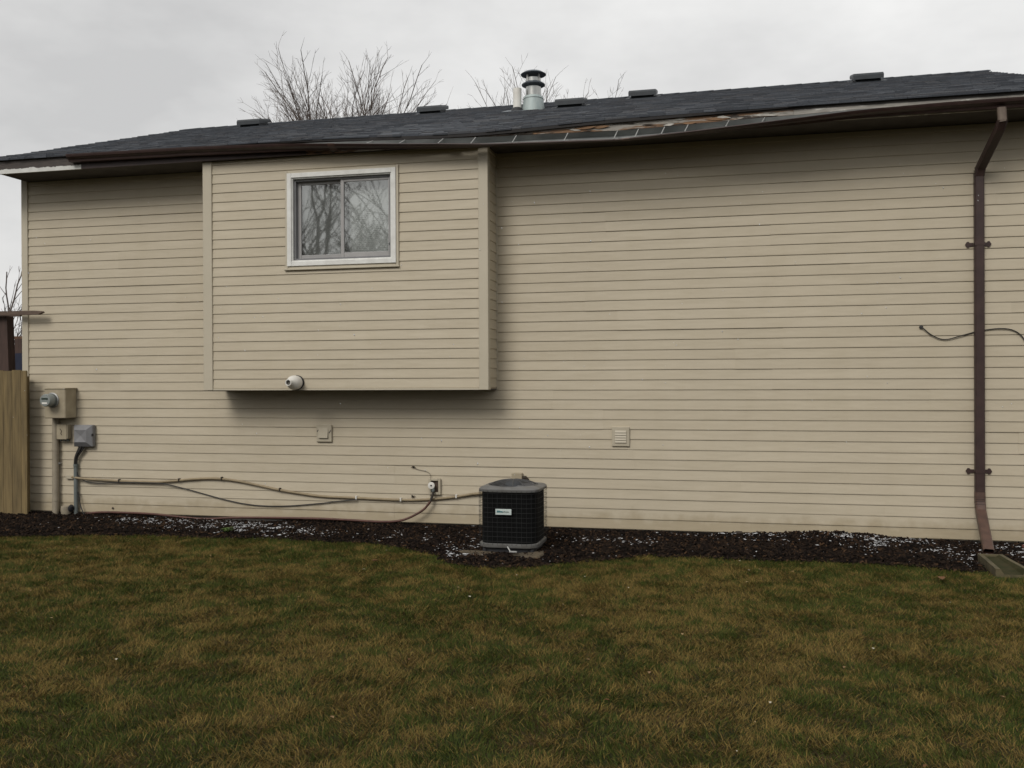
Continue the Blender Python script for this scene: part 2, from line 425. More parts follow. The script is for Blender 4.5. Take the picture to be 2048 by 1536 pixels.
        if smooth:
            me.polygons.foreach_set('use_smooth', [True] * len(me.polygons))
            try: me.set_sharp_from_angle(angle=R(38))
            except Exception: pass
        return me
    def build(self, name, mats, parent=None, smooth=False):
        o = bpy.data.objects.new(name, self.mesh(name, mats, smooth)); COL.objects.link(o)
        if parent is not None: attach(o, parent)
        return o

def attach(o, parent):
    """parent without moving (all helpers build in world coordinates)"""
    o.parent = parent
    o.matrix_parent_inverse = Matrix.Translation(-parent.location)   # every parent's own location is its world location

def thing(name, label, cat, loc=(0, 0, 0), group=None):
    o = bpy.data.objects.new(name, None); COL.objects.link(o); o.location = loc
    o.empty_display_size = 0.1
    o['label'] = label; o['category'] = cat
    if group: o['group'] = group
    return o

def tag(o, label=None, cat=None, group=None, kind=None):
    if label: o['label'] = label
    if cat: o['category'] = cat
    if group: o['group'] = group
    if kind: o['kind'] = kind
    return o

def smooth_path(pts, k=6):
    P = [Vector(p) for p in pts]; out = []
    for i in range(len(P) - 1):
        p0, p1, p2, p3 = P[max(i - 1, 0)], P[i], P[i + 1], P[min(i + 2, len(P) - 1)]
        for j in range(k):
            t = j / k
            out.append(0.5 * ((2 * p1) + (p2 - p0) * t + (2 * p0 - 5 * p1 + 4 * p2 - p3) * t * t + (3 * p1 - p0 - 3 * p2 + p3) * t ** 3))
    out.append(P[-1]); return out

def interp(x, tab):
    xs, ys = zip(*tab); return float(np.interp(x, xs, ys))

class VNoise:
    """tileless value noise on a numpy lattice"""
    def __init__(self, seed): self.g = np.random.default_rng(seed).random((256, 256))
    def __call__(self, x, y):
        xi = np.floor(x).astype(int); yi = np.floor(y).astype(int); fx = x - xi; fy = y - yi
        fx = fx * fx * (3 - 2 * fx); fy = fy * fy * (3 - 2 * fy); g = self.g
        a = g[xi % 256, yi % 256]; b = g[(xi + 1) % 256, yi % 256]; c = g[xi % 256, (yi + 1) % 256]; d = g[(xi + 1) % 256, (yi + 1) % 256]
        return (a * (1 - fx) + b * fx) * (1 - fy) + (c * (1 - fx) + d * fx) * fy
def fbm(n, x, y, s, octs=4):
    t = 0; a = 0.5; tot = 0
    for i in range(octs):
        t = t + a * n(x * s + 17.3 * i, y * s - 9.1 * i); tot += a; a *= 0.55; s *= 2.05
    return t / tot

# ================================================================== SETTING: ground, mulch bed
gm = MB()
gm.add([(-400, -400, 0), (400, -400, 0), (400, 400, 0), (-400, 400, 0)], [(0, 1, 2, 3)])
ground = gm.build('lawn_ground', M['ground']); tag(ground, kind='structure')

# boundary between lawn and mulch bed (ground coordinates)
EDGE = [(-14, -1.5), (-8.4, -1.5), (-7.2, -1.45), (-7.04, -1.36), (-6.34, -1.2), (-5.73, -1.08), (-5.14, -1.08), (-4.61, -1.0), (-4.03, -1.06), (-3.39, -1.05),
        (-2.86, -1.32), (-2.58, -1.52), (-2.32, -1.84), (-2.03, -1.96), (-1.745, -1.92), (-1.55, -1.79), (-1.29, -1.58), (-1.02, -1.41),
        (-0.67, -1.14), (-0.03, -1.157), (0.43, -1.177), (0.88, -1.14), (1.6, -1.2), (1.86, -1.28), (2.08, -1.29), (2.3, -1.42), (3.2, -1.4), (9, -1.4)]
ex, ey = np.array([p[0] for p in EDGE]), np.array([p[1] for p in EDGE])
edge_n = VNoise(5)
def edge_y(x): return np.interp(x, ex, ey) + (fbm(edge_n, x, x * 0 + 3.0, 3.5, 3) - 0.5) * 0.11
bed_n = VNoise(9)
def bed_z(x, y):
    """height of the mulch: low berm, thinning to the lawn edge, heaped on the siding toward the right"""
    e = edge_y(x); t = np.clip((y - e) / 0.16, 0, 1); t = t * t * (3 - 2 * t)
    base = 0.020 + 0.028 * fbm(bed_n, x, y, 3.0, 4)
    heap = 0.065 * np.exp(-((x - 0.95) / 0.62) ** 2) * np.clip((y + 0.75) / 0.7, 0, 1) ** 1.3
    gap = -0.035 * np.exp(-((x + 5.3) / 0.35) ** 2) * np.exp(-((y + 0.03) / 0.15) ** 2)
    under_block = (np.abs(x - 2.215) < .15) & (y < -.78) & (y > -1.5)
    return np.where(under_block, -0.03, -0.02 + t * (0.02 + base + heap + gap))
nx, ny = 420, 60
gx = np.linspace(-9.5, 4.5, nx); gyt = np.linspace(0, 1, ny)
X = np.repeat(gx[:, None], ny, 1); E0 = edge_y(gx)[:, None] - 0.05
Y = E0 + gyt[None, :] * (0.03 - E0)
Z = bed_z(X, Y) + rng.normal(0, 0.004, X.shape)
vv = np.stack([X, Y, Z], -1).reshape(-1, 3)
ff = [(i * ny + j, (i + 1) * ny + j, (i + 1) * ny + j + 1, i * ny + j + 1) for i in range(nx - 1) for j in range(ny - 1)]
mb = MB(); mb.v = [tuple(p) for p in vv]; mb.f = ff; mb.mi = [0] * len(ff)
bed = mb.build('mulch_bed', M['mulch'], smooth=True); tag(bed, kind='structure')

# ================================================================== THE HOUSE
XL, XR = -8.14, 3.0            # side walls
ZB, CR = 0.06, 0.1016          # bottom of siding, exposure of one course
EAVE_Y, EAVE_Z = -0.50, 4.130
RIDGE_Y, RIDGE_Z = 3.8, 5.622
PITCH = (RIDGE_Z - EAVE_Z) / (RIDGE_Y - EAVE_Y)
RAKE_L, RAKE_R = -8.437, 3.30
house = thing('house', 'beige vinyl sided house with dark shingle roof and sagging brown gutter', 'house', (-2.6, 3.0, 0))

wall = MB().box(XL, XR, 0.004, 7.6, 0.05, 4.14)
wall.prism([(0.004, 4.14), (7.6, 4.14), (3.8, 4.14 + 3.79 * PITCH)], XL, XR, 'yz')
wall = wall.build('wall', M['sheath'], house)
MB().box(XL + 0.03, XR - 0.03, 0.022, 7.57, -0.05, 0.049).build('foundation', M['foundation'], house)

# one clapboard-profile course of unit length, shared by every board
def board_mesh(h, name):
    k = min(1.0, h / 0.05)
    prof = [(0.003, 0.0), (-0.0080, 0.0), (-0.0104, 0.0020 * k), (-0.0110, 0.0060 * k), (-0.0107, 0.0120 * k), (-0.0040, h - 0.010 * k), (-0.0025, h + 0.001), (0.003, h + 0.001)]
    b = MB(); b.prism(prof, 0.0, 1.0, 'yz')
    return b.mesh(name, M['siding'])
board_me = board_mesh(CR, 'siding_board')
def board(me, x0, x1, y, z, parent, rotz=0.0):
    o = bpy.data.objects.new('siding_board', me); COL.objects.link(o)
    o.location = (x0, y, z); o.scale = (x1 - x0, 1, 1); o.rotation_euler = (0, 0, rotz)
    attach(o, parent); return o

BX0, BX1, BD, BZ = -5.522, -2.362, 0.40, 1.492     # bay: sides, depth, underside
n_course = int((3.98 - ZB) / CR) + 1
rs = random.Random(3)
for i in range(n_course):
    z = ZB + i * CR
    if z > 3.955: break
    spans = [(XL + 0.02, XR - 0.02)]
    if z > BZ + 0.02: spans = [(XL + 0.02, BX0 + 0.03), (BX1 + 0.002, XR - 0.02)]
    me = board_me if z + CR < 3.975 else board_mesh(3.974 - z, 'siding_board')
    pr = random.Random(100 + i // 2)                # double-course panels: the two courses share their joints
    off = pr.uniform(0.5, 3.6)
    for (a, b_) in spans:
        cuts = [a]; x = XL + off
        while x < b_ - 0.3:
            if x > a + 0.3: cuts.append(x)
            x += 3.66
        cuts.append(b_)
        for k in range(len(cuts) - 1):
            board(me, cuts[k], cuts[k + 1] + (0.02 if k < len(cuts) - 2 else 0), -0.0024 * (k % 2) - rs.uniform(0, 0.0010), z + rs.uniform(-.0016, .0016), wall)
# corner posts and inside trims of the main wall
MB().bbox(XL - 0.062, XL + 0.024, -0.024, 0.09, 0.055, 4.14, 0.004).build('corner_post', M['trim'], wall)
MB().bbox(XR - 0.024, XR + 0.062, -0.024, 0.09, 0.055, 4.14, 0.004).build('corner_post', M['trim'], wall)
MB().box(BX1 + 0.001, BX1 + 0.016, -0.022, -0.001, BZ, 3.975).build('inside_corner_trim', M['trim'], wall)

# ---- cantilevered bay
WX0, WX1, WZ0, WZ1 = -4.567, -3.293, 2.779, 3.820   # outer edge of window trim
bay = MB()
yb = -BD + 0.004
OX0, OX1, OZ0, OZ1 = WX0 + 0.06, WX1 - 0.06, WZ0 + 0.06, WZ1 - 0.06
bay.box(BX0, OX0, yb, 0.002, BZ + .006, 3.976); bay.box(OX1, BX1, yb, 0.002, BZ + .006, 3.976)
bay.box(OX0, OX1, yb, 0.002, BZ + .006, OZ0); bay.box(OX0, OX1, yb, 0.002, OZ1, 3.976)
bay = bay.build('bay', M['sheath'], house)
BC = 0.1010
z = BZ + 0.018
bb_me = board_mesh(BC, 'siding_board')
while z < 3.95:
    h = min(BC, 3.972 - z)
    me = bb_me if h == BC else board_mesh(h, 'siding_board')
    top, bot = z + h, z
    if top > WZ0 + 0.02 and bot < WZ1 - 0.02:
        board(me, BX0 + 0.04, WX0 + 0.012, -BD, z, bay); board(me, WX1 - 0.012, BX1 - 0.04, -BD, z, bay)
        if bot < WZ0 - 0.004:
            pass
    else:
        board(me, BX0 + 0.04, BX1 - 0.04, -BD, z, bay)
    board(me, 0.0, BD - 0.03, 0, 0, bay, R(90)).location = (BX1, -BD + 0.025, z)
    board(me, 0.0, BD - 0.03, 0, 0, bay, R(-90)).location = (BX0, -0.005, z)
    z += BC
# filler strips where a course is cut by the window trim
zc = BZ + 0.018 + math.floor((WZ0 - BZ - 0.018) / BC) * BC
if zc + BC > WZ0 + 0.02:
    board(board_mesh(WZ0 + 0.01 - zc, 'siding_board'), WX0 + 0.013, WX1 - 0.013, -BD, zc, bay)
zt = BZ + 0.018 + math.ceil((WZ1 - 0.02 - BZ - 0.018) / BC) * BC
if zt > WZ1 - 0.012:
    board(board_mesh(zt - WZ1 + 0.012, 'siding_board'), WX0 + 0.013, WX1 - 0.013, -BD, WZ1 - 0.012, bay)
for (xa, xb_) in ((BX0 - 0.022, BX0 + 0.086), (BX1 - 0.078, BX1 + 0.022)):
    MB().bbox(xa, xb_, -BD - 0.024, -BD + 0.07, BZ - 0.003, 3.974, 0.004).build('corner_post', M['trim'], bay)
MB().box(BX0 + 0.09, BX1 - 0.08, -BD - 0.018, -BD + 0.01, BZ - 0.001, BZ + 0.0175).build('starter_trim', M['trim'], bay)
MB().box(BX0 + 0.01, BX1 - 0.001, -BD + 0.012, -0.02, BZ - 0.006, BZ + 0.004).build('underside_panel', M['soffit'], bay)

# ---- window in the bay
win = MB()
yo = -BD - 0.030
def ring(mb, x0, x1, z0, z1, w, y0, y1, b=0.003):
    mb.bbox(x0, x0 + w, y0, y1, z0, z1, b); mb.bbox(x1 - w, x1, y0, y1, z0, z1, b)
    mb.bbox(x0 + w, x1 - w, y0 + 0.0015, y1, z0, z0 + w, b); mb.bbox(x0 + w, x1 - w, y0 + 0.0015, y1, z1 - w, z1, b)
ring(win, WX0 + 0.026, WX1 - 0.026, WZ0 + 0.027, WZ1 - 0.027, 0.050, -BD - 0.040, -BD + 0.02)
window = win.build('window', M['white_paint'], house)
t = MB(); ring(t, WX0, WX1, WZ0, WZ1, 0.030, -BD - 0.027, -BD + 0.01); t.bbox(WX0 - 0.012, WX1 + 0.006, -BD - 0.036, -BD + 0.01, WZ0 - 0.014, WZ0 + 0.004, 0.003)
t.build('trim_channel', M['trim'], window)
t = MB(); ring(t, WX0 + 0.074, WX1 - 0.074, WZ0 + 0.075, WZ1 - 0.075, 0.014, -BD - 0.026, -BD + 0.06, 0.002); t.build('inner_stop', M['white_paint'], window)
ix0, ix1, iz0, iz1 = WX0 + 0.088, WX1 - 0.088, WZ0 + 0.089, WZ1 - 0.089
t = MB(); ring(t, ix0, ix1, iz0, iz1, 0.022, -BD + 0.004, -BD + 0.10, 0.002); t.build('jamb', M['jamb'], window)
xm = -3.925
def sash(x0, x1, y0, y1, wl, wr, wt, wb):
    s = MB(); z0, z1 = iz0 + 0.018, iz1 - 0.018
    s.bbox(x0, x0 + wl, y0, y1, z0, z1, 0.003); s.bbox(x1 - wr, x1, y0, y1, z0, z1, 0.003)
    s.bbox(x0 + wl, x1 - wr, y0 + .002, y1 - .001, z0, z0 + wb, 0.003); s.bbox(x0 + wl, x1 - wr, y0 + .002, y1 - .001, z1 - wt, z1, 0.003)
    o = s.build('sash', M['sash'], window)
    ym = (y0 + y1) / 2
    p = MB().add([(x0 + wl - .002, ym, z0 + wb - .002), (x1 - wr + .002, ym, z0 + wb - .002), (x1 - wr + .002, ym, z1 - wt + .002), (x0 + wl - .002, ym, z1 - wt + .002)], [(0, 1, 2, 3)])
    return o, p
# left sash sits one track deeper than the right one
s1, p1 = sash(ix0 + 0.016, xm + 0.022, -BD + 0.050, -BD + 0.078, 0.045, 0.03, 0.035, 0.045)
s2, p2 = sash(xm - 0.026, ix1 - 0.008, -BD + 0.016, -BD + 0.044, 0.036, 0.030, 0.030, 0.052)
p1.build('pane', M['glass'], window); p2.build('pane', M['glass'], window)
t = MB(); zz = iz0 + 0.03; 
while zz < iz1 - 0.02:
    t.add([(ix0 + 0.02, -BD + 0.115, zz - .0105), (ix1 - 0.02, -BD + 0.115, zz - .0105), (ix1 - 0.02, -BD + 0.1185, zz + .012), (ix0 + 0.02, -BD + 0.1185, zz + .012)], [(0, 1, 2, 3)])
    zz += 0.0205
bl = t.build('blind_slats', M['blind'], window); bl['kind'] = 'stuff'
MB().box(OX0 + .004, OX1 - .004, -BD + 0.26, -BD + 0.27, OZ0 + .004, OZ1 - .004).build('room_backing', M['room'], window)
MB().bbox(ix1 - 0.03, ix1 - 0.016, -BD + 0.006, -BD + 0.016, iz0 + 0.13, iz0 + 0.155, 0.002).build('latch', M['rubber'], window)

# ---- roof
SAG = lambda x: -0.048 * math.exp(-((x + 2.55) / 1.15) ** 2)
def roof_z(x, y):
    k = max(0.0, 1 - (y - EAVE_Y) / 1.6)
    return EAVE_Z + (y - EAVE_Y) * PITCH + SAG(x) * k
deck = MB()
xs = np.linspace(RAKE_L + 0.02, RAKE_R - 0.02, 48)
vsd = []; 
for x in xs:
    for (y, dz) in ((EAVE_Y + 0.02, -0.012), (EAVE_Y + 1.6, -0.012), (RIDGE_Y, -0.012), (EAVE_Y + 0.02, -0.045), (EAVE_Y + 1.6, -0.045), (RIDGE_Y, -0.045)):
        vsd.append((x, y, roof_z(x, y) + dz))
fsd = []
for i in range(len(xs) - 1):
    a, b_ = i * 6, (i + 1) * 6
    fsd += [(a, b_, b_ + 1, a + 1), (a + 1, b_ + 1, b_ + 2, a + 2), (a + 3, a + 4, b_ + 4, b_ + 3), (a + 4, a + 5, b_ + 5, b_ + 4), (a, a + 3, b_ + 3, b_)]
e = len(xs) * 6 - 6
fsd += [(0, 1, 4, 3), (1, 2, 5, 4), (e, e + 3, e + 4, e + 1), (e + 1, e + 4, e + 5, e + 2)]
deck.add(vsd, fsd)
deck.add([(RAKE_L + .02, RIDGE_Y, RIDGE_Z - .012), (RAKE_R - .02, RIDGE_Y, RIDGE_Z - .012), (RAKE_R - .02, 8.1, EAVE_Z - .012), (RAKE_L + .02, 8.1, EAVE_Z - .012)], [(0, 1, 2, 3)])
roof = deck.build('roof', M['soffit'], house)
sh = MB(); EXPO = 0.134
slope_run = RIDGE_Y - EAVE_Y
rows = int(slope_run / EXPO) + 1
rr = random.Random(21)
TONES = [(0.026, 0.031, 0.040), (0.034, 0.040, 0.050), (0.045, 0.051, 0.062), (0.021, 0.025, 0.033), (0.040, 0.042, 0.048)]
for r_ in range(rows):
    y0 = EAVE_Y - 0.012 + r_ * EXPO; y1 = min(y0 + EXPO + 0.05, RIDGE_Y)
    if y0 >= RIDGE_Y - 0.02: break
    x = RAKE_L - rr.uniform(0, 0.012)
    while x < RAKE_R:
        w = rr.choice((0.10, 0.14, 0.18, 0.24)) * rr.uniform(0.85, 1.15)
        xe = min(x + w, RAKE_R + rr.uniform(0, 0.01))
        if RAKE_R - xe < 0.06: xe = RAKE_R + rr.uniform(0, 0.01)
        th = rr.choice((0.007, 0.012)) + rr.uniform(0, 0.004); sl = rr.uniform(-0.006, 0.004)
        t0 = rr.choice(TONES); f = rr.uniform(0.85, 1.15); col = (t0[0] * f, t0[1] * f, t0[2] * f)
        ys = y0 + sl
        za, zb_, zc_, zd = roof_z(x, ys), roof_z(xe, ys), roof_z(xe, y1), roof_z(x, y1)
        sh.add([(x, ys, za + th), (xe, ys, zb_ + th), (xe, y1, zc_ + 0.001), (x, y1, zd + 0.001), (x, ys, za - 0.008), (xe, ys, zb_ - 0.008), (xe, y1, zc_ - .006), (x, y1, zd - .006)],
               [(0, 1, 2, 3), (4, 5, 1, 0), (5, 6, 2, 1), (7, 4, 0, 3)], 0, col)
        x = xe + 0.002
sh = sh.build('shingles', M['shingle'], roof); sh['kind'] = 'stuff'
# ridge caps, each a bent piece over the ridge
x = RAKE_L - 0.01
while x < RAKE_R:
    cw = 0.30; c = MB(); f = rr.uniform(0.85, 1.2)
    q = [(x, -0.13), (x + cw, -0.13), (x + cw, 0.0), (x, 0.0), (x + cw, 0.13), (x, 0.13)]
    zt_ = lambda px, dy: RIDGE_Z - abs(dy) * PITCH + 0.012 + (0.010 if px > x + 0.1 else 0.003)
    top = [(px, RIDGE_Y + dy, zt_(px, dy)) for px, dy in q]
    c.add(top + [(p[0], p[1], p[2] - 0.012) for p in top], [(0, 1, 2, 3), (3, 2, 4, 5), (0, 6, 7, 1), (1, 7, 8, 2), (2, 8, 10, 4), (4, 10, 11, 5), (5, 11, 9, 3), (3, 9, 6, 0), (6, 9, 8, 7), (9, 11, 10, 8)],
          0, (0.034 * f, 0.040 * f, 0.050 * f))
    c.build('ridge_cap', M['shingle'], roof)
    x += 0.235
# drip edge, deepened mid-run to paint the shadow and dark sheathing under the shingles
d = MB(); pv = []
for x in xs: pv += [(x, EAVE_Y - 0.008, roof_z(x, EAVE_Y) - 0.010), (x, EAVE_Y - 0.004, roof_z(x, EAVE_Y) - 0.016 - 0.026 * interp(x, [(-5, 0), (-3.6, 1), (-.6, 1), (.9, 0)])), (x, EAVE_Y + 0.03, roof_z(x, EAVE_Y) - 0.010)]
d.add(pv, [f_ for i in range(len(xs) - 1) for f_ in ((3 * i, 3 * i + 1, 3 * i + 4, 3 * i + 3), (3 * i, 3 * i + 3, 3 * i + 5, 3 * i + 2))])
d.build('drip_edge_shade_band', M['drip'], roof)
# rake boards
for xr, s in ((RAKE_L + 0.02, 1), (RAKE_R - 0.02, -1)):
    k = MB(); a = min(xr, xr + s * 0.03); b_ = max(xr, xr + s * 0.03)
    k.prism([(EAVE_Y + 0.03, EAVE_Z - 0.035), (RIDGE_Y, RIDGE_Z - 0.048), (RIDGE_Y, RIDGE_Z - 0.19), (EAVE_Y + 0.03, EAVE_Z - 0.15)], a, b_, 'yz')
    k.build('rake_board', M['white_paint'], roof)

def roof_vent(x, y, w=0.37, dpt=0.36, hgt=0.105):
    """low box vent with a flared flange and an overhanging hood"""
    z = roof_z(x, y); v = MB()
    def P(dx, dy, dh): return (x + dx, y + dy, roof_z(x, y + dy) + 0.014 + dh)
    def shell(rects, mi=0):
        vs = []
        for (hw, d0, d1, h0, h1) in rects: vs += [P(-hw, d0, h0), P(hw, d0, h0), P(hw, d1, h1), P(-hw, d1, h1)]
        fs = []
        for i in range(len(rects) - 1):
            for k in range(4): fs.append((4 * i + k, 4 * i + (k + 1) % 4, 4 * i + 4 + (k + 1) % 4, 4 * i + 4 + k))
        fs.append((3, 2, 1, 0)); n = 4 * len(rects) - 4; fs.append((n, n + 1, n + 2, n + 3))
        v.add(vs, fs)
    shell([(w * .42, -dpt * .36, dpt * .40, 0.0, 0.0), (w * .42, -dpt * .36, dpt * .40, 0.04, 0.03)])
    shell([(w * .5, -dpt * .50, dpt * .5, 0.030, 0.022), (w * .505, -dpt * .505, dpt * .505, hgt * .78, hgt * .55), (w * .485, -dpt * .47, dpt * .48, hgt, hgt * .72)])
    o = v.build('roof_vent', M['vent_grey'], house)
    fl = MB(); vs = [P(-w * .62, -dpt * .6, -.003), P(w * .62, -dpt * .6, -.003), P(w * .62, dpt * .6, -.003), P(-w * .62, dpt * .6, -.003)]
    fl.add(vs, [(0, 1, 2, 3)]); fl.build('flange', M['vent_grey'], o)
    return o
for vx, vy in ((-6.985, 3.36), (-4.136, 3.36), (-1.10, 3.36), (1.80, 3.36), (-1.92, 2.25)): roof_vent(vx, vy)

# ---- flue and plumbing stack on the roof
fx, fy = -2.405, 2.2; fz = roof_z(fx, fy)
fl = MB().lathe([(0.150, -0.05), (0.142, 0.03), (0.128, 0.13)], 28, (fx, fy, fz)).build('flue_pipe', M['galv_dull'], house, True)
MB().lathe([(0.130, 0.128), (0.134, 0.135), (0.122, 0.165), (0.106, 0.172)], 28, (fx, fy, fz)).build('storm_collar', M['galv_dull'], fl, True)
MB().lathe([(0.100, 0.16), (0.100, 0.30)], 28, (fx, fy, fz)).build('pipe_section', M['galv'], fl, True)
MB().lathe([(0.100, 0.285), (0.150, 0.312), (0.152, 0.322), (0.112, 0.350), (0.105, 0.352)], 28, (fx, fy, fz)).build('cap_skirt', M['cap_grey'], fl, True)
MB().lathe([(0.098, 0.34), (0.098, 0.40), (0.085, 0.402)], 28, (fx, fy, fz)).build('cap_collar', M['galv'], fl, True)
MB().lathe([(0.160, 0.445), (0.164, 0.452), (0.12, 0.480), (0.06, 0.498), (0.0, 0.504)], 28, (fx, fy, fz)).build('cap', M['cap_grey'], fl, True)
for k in range(4):
    a = R(45 + 90 * k + 10); cx, cy = fx + math.cos(a) * 0.104, fy + math.sin(a) * 0.104
    MB().bbox(cx - .011, cx + .011, cy - .004, cy + .004, fz + .35, fz + .452, .001).build('cap_strut', M['zinc'], fl)
px_, py_ = -2.60, 2.12; pz = roof_z(px_, py_)
st = MB().lathe([(0.054, 0.02), (0.054, 0.290), (0.046, 0.290), (0.046, 0.20)], 20, (px_, py_, pz)).build('stack_pipe', M['white_pvc'], house, True)
MB().lathe([(0.10, -0.04), (0.085, 0.0), (0.066, 0.035), (0.056, 0.042)], 20, (px_, py_, pz)).build('boot', M['rubber'], st, True)
b = MB(); vs_ = [(px_ + dx, py_ + dy, roof_z(px_ + dx, py_ + dy) + .014) for dx, dy in ((-.17, -.20), (.15, -.20), (.15, .16), (-.17, .16))]
b.add(vs_, [(0, 1, 2, 3)]); b.build('flashing', M['cap_grey'], st)

# ---- eaves: soffit, fascia boards
MB().box(XL + 0.025, XR - 0.025, -0.452, 0.0035, 3.978, 3.992).build('soffit', M['soffit'], house)
def fascia(x0, x1, m, zlow=3.972, y=-0.478):
    f = MB(); n = max(2, int((x1 - x0) / 0.25)); xx = np.linspace(x0, x1, n); vs = []
    for x in xx:
        zt = roof_z(x, EAVE_Y) - 0.030
        vs += [(x, y, zlow), (x, y, zt), (x, y + 0.024, zt), (x, y + 0.024, zlow)]
    fs = []
    for i in range(n - 1):
        a, c = 4 * i, 4 * i + 4
        fs += [(a, c, c + 1, a + 1), (a + 1, c + 1, c + 2, a + 2), (a + 3, a, c, c + 3)[::-1], (a + 2, c + 2, c + 3, a + 3)]
    e = 4 * (n - 1); fs += [(0, 1, 2, 3), (e, e + 3, e + 2, e + 1)]
    f.add(vs, fs); return f.build('fascia_board', m, house)
tag(fascia(RAKE_L + 0.052, -7.02, M['fascia_white']), 'white fascia board at the left end of the eave')
tag(fascia(-7.018, -4.30, M['brown']), 'brown fascia board behind the straight run of gutter')
tag(fascia(-4.298, 0.62, M['fascia_rot']), 'rotten fascia board with bare orange wood above the sagging gutter')
tag(fascia(0.622, RAKE_R - 0.052, M['fascia_peel']), 'grey fascia board with peeling paint at the right')

rot = [o for o in bpy.data.objects if o.name.startswith('fascia_board') and 'rotten' in o.get('label', '')][0]
rq = random.Random(17)
for k in range(34):
    x = rq.uniform(-3.4, 0.6); zt = roof_z(x, EAVE_Y) - 0.045; l = rq.uniform(.05, .26); h = rq.uniform(.004, .016); zc_ = zt - rq.uniform(0.0, .06); sag_ = rq.uniform(-.012, .004); out = rq.uniform(.002, .016)
    sp_ = MB(); n_ = 4; vs = []
    for j in range(n_ + 1):
        t_ = j / n_; hh = h * (1 - abs(2 * t_ - 1) ** 2 * .9) * rq.uniform(.6, 1.2); yy = -.4795 - out * t_; zz_ = zc_ + sag_ * t_ * t_ * 2 + rq.uniform(-.002, .002)
        vs += [(x + l * t_, yy, zz_ + hh), (x + l * t_, yy - .003, zz_ - hh), (x + l * t_, yy + .001, zz_ - hh)]
    sp_.add(vs, [f_ for j in range(n_) for f_ in ((3 * j, 3 * j + 1, 3 * j + 4, 3 * j + 3), (3 * j + 1, 3 * j + 2, 3 * j + 5, 3 * j + 4), (3 * j + 2, 3 * j, 3 * j + 3, 3 * j + 5))])
    kind_ = rq.random()
    sp_.build('splinter', M['bare_wood'] if kind_ < .45 else (M['old_paint'] if kind_ < .7 else M['rot_dark']), rot)
# ---- gutter: profile swept along the eave; middle run has tipped outward
BACK = [(-8.4, 4.118), (-7.13, 4.115), (-5.46, 4.100), (-4.14, 4.088), (-3.58, 4.074), (-2.72, 4.043), (-2.2, 4.027), (-1.69, 4.020), (-1.0, 4.011), (-0.23, 4.028),
        (0.23, 4.039), (0.68, 4.044), (1.12, 4.058), (1.38, 4.060), (1.94, 4.054), (2.54, 4.050), (3.3, 4.048)]
TILT = [(-5.6, 0), (-4.6, 9), (-4.1, 20), (-3.55, 30), (-2.8, 41), (-2.3, 53), (-1.67, 58), (-1.0, 61), (-0.74, 56), (-0.23, 49), (0.22, 41), (0.67, 29), (1.1, 21), (1.53, 14), (1.94, 7), (2.54, 4), (3.3, 2)]
def gutter_frame(x):
    th = R(interp(x, TILT)); o = 0.092 * math.sin(th) + 0.003
    zb = interp(x, BACK) - 0.275 * o
    wob = 0.004 * math.sin(x * 2.3) * math.sin(th)
    def P(u, v):
        return (x, -0.480 - o - (u * math.cos(th) + v * math.sin(th)), zb + wob - u * math.sin(th) + v * math.cos(th))
    return P
GP = [(0.0, 0.0), (0.0, -0.076), (0.068, -0.076), (0.074, -0.054), (0.098, -0.040), (0.112, -0.030), (0.118, -0.012), (0.120, 0.0), (0.106, 0.0), (0.106, -0.007)]
gxs = sorted(set(list(np.arange(-7.12, 3.26, 0.12)) + [-3.95, -1.0, -0.86]))
outer, inner = MB(), MB()
n = len(GP)
for gi, x in enumerate(gxs):
    P = gutter_frame(x)
    outer.v += [P(u, v) for u, v in GP]
    ins = [(0.0015, -0.002), (0.0015, -0.0745), (0.067, -0.0745), (0.0725, -0.053), (0.0965, -0.039), (0.1105, -0.029), (0.1165, -0.011), (0.118, -0.002)]
    inner.v += [P(u, v) for u, v in ins]
for i in range(len(gxs) - 1):
    for k in range(n - 1): outer.f.append((i * n + k, i * n + k + 1, (i + 1) * n + k + 1, (i + 1) * n + k))
    for k in range(7): inner.f.append((i * 8 + k, (i + 1) * 8 + k, (i + 1) * 8 + k + 1, i * 8 + k + 1))
outer.f += [tuple(range(0, 8)), tuple((len(gxs) - 1) * n + k for k in range(7, -1, -1))]
outer.mi = [0] * len(outer.f); inner.mi = [0] * len(inner.f)
gutter = outer.build('gutter', M['brown'], house)
inner.build('gutter_lining', M['gutter_in'], gutter)
for hx in (-3.56, -3.21, -2.80, -2.46, -2.04, -1.525, -1.042, -0.84, -0.593, -0.373, 0.002, 0.328):
    P = gutter_frame(hx); P2 = gutter_frame(hx + 0.03)
    a, c = Vector(P(0.112, 0.002)), Vector(P2(0.002, -0.004))
    MB().tube([a, c], 0.0052, 6).build('hanger_spike', M['zinc'], gutter)
for jx in (-3.95, -0.93):                               # slip joints
    j = MB(); vs = []
    for x in (jx - 0.04, jx + 0.04):
        P = gutter_frame(x); vs += [P(u + (0.003 if k > 1 else 0), v - (0.003 if 0 < k < 3 else 0) + (0.003 if k >= 6 else 0)) for k, (u, v) in enumerate(GP[1:9])]
    j.add(vs, [(k, k + 1, 8 + k + 1, 8 + k) for k in range(7)]); j.build('joint_sleeve', M['brown_worn'], gutter)

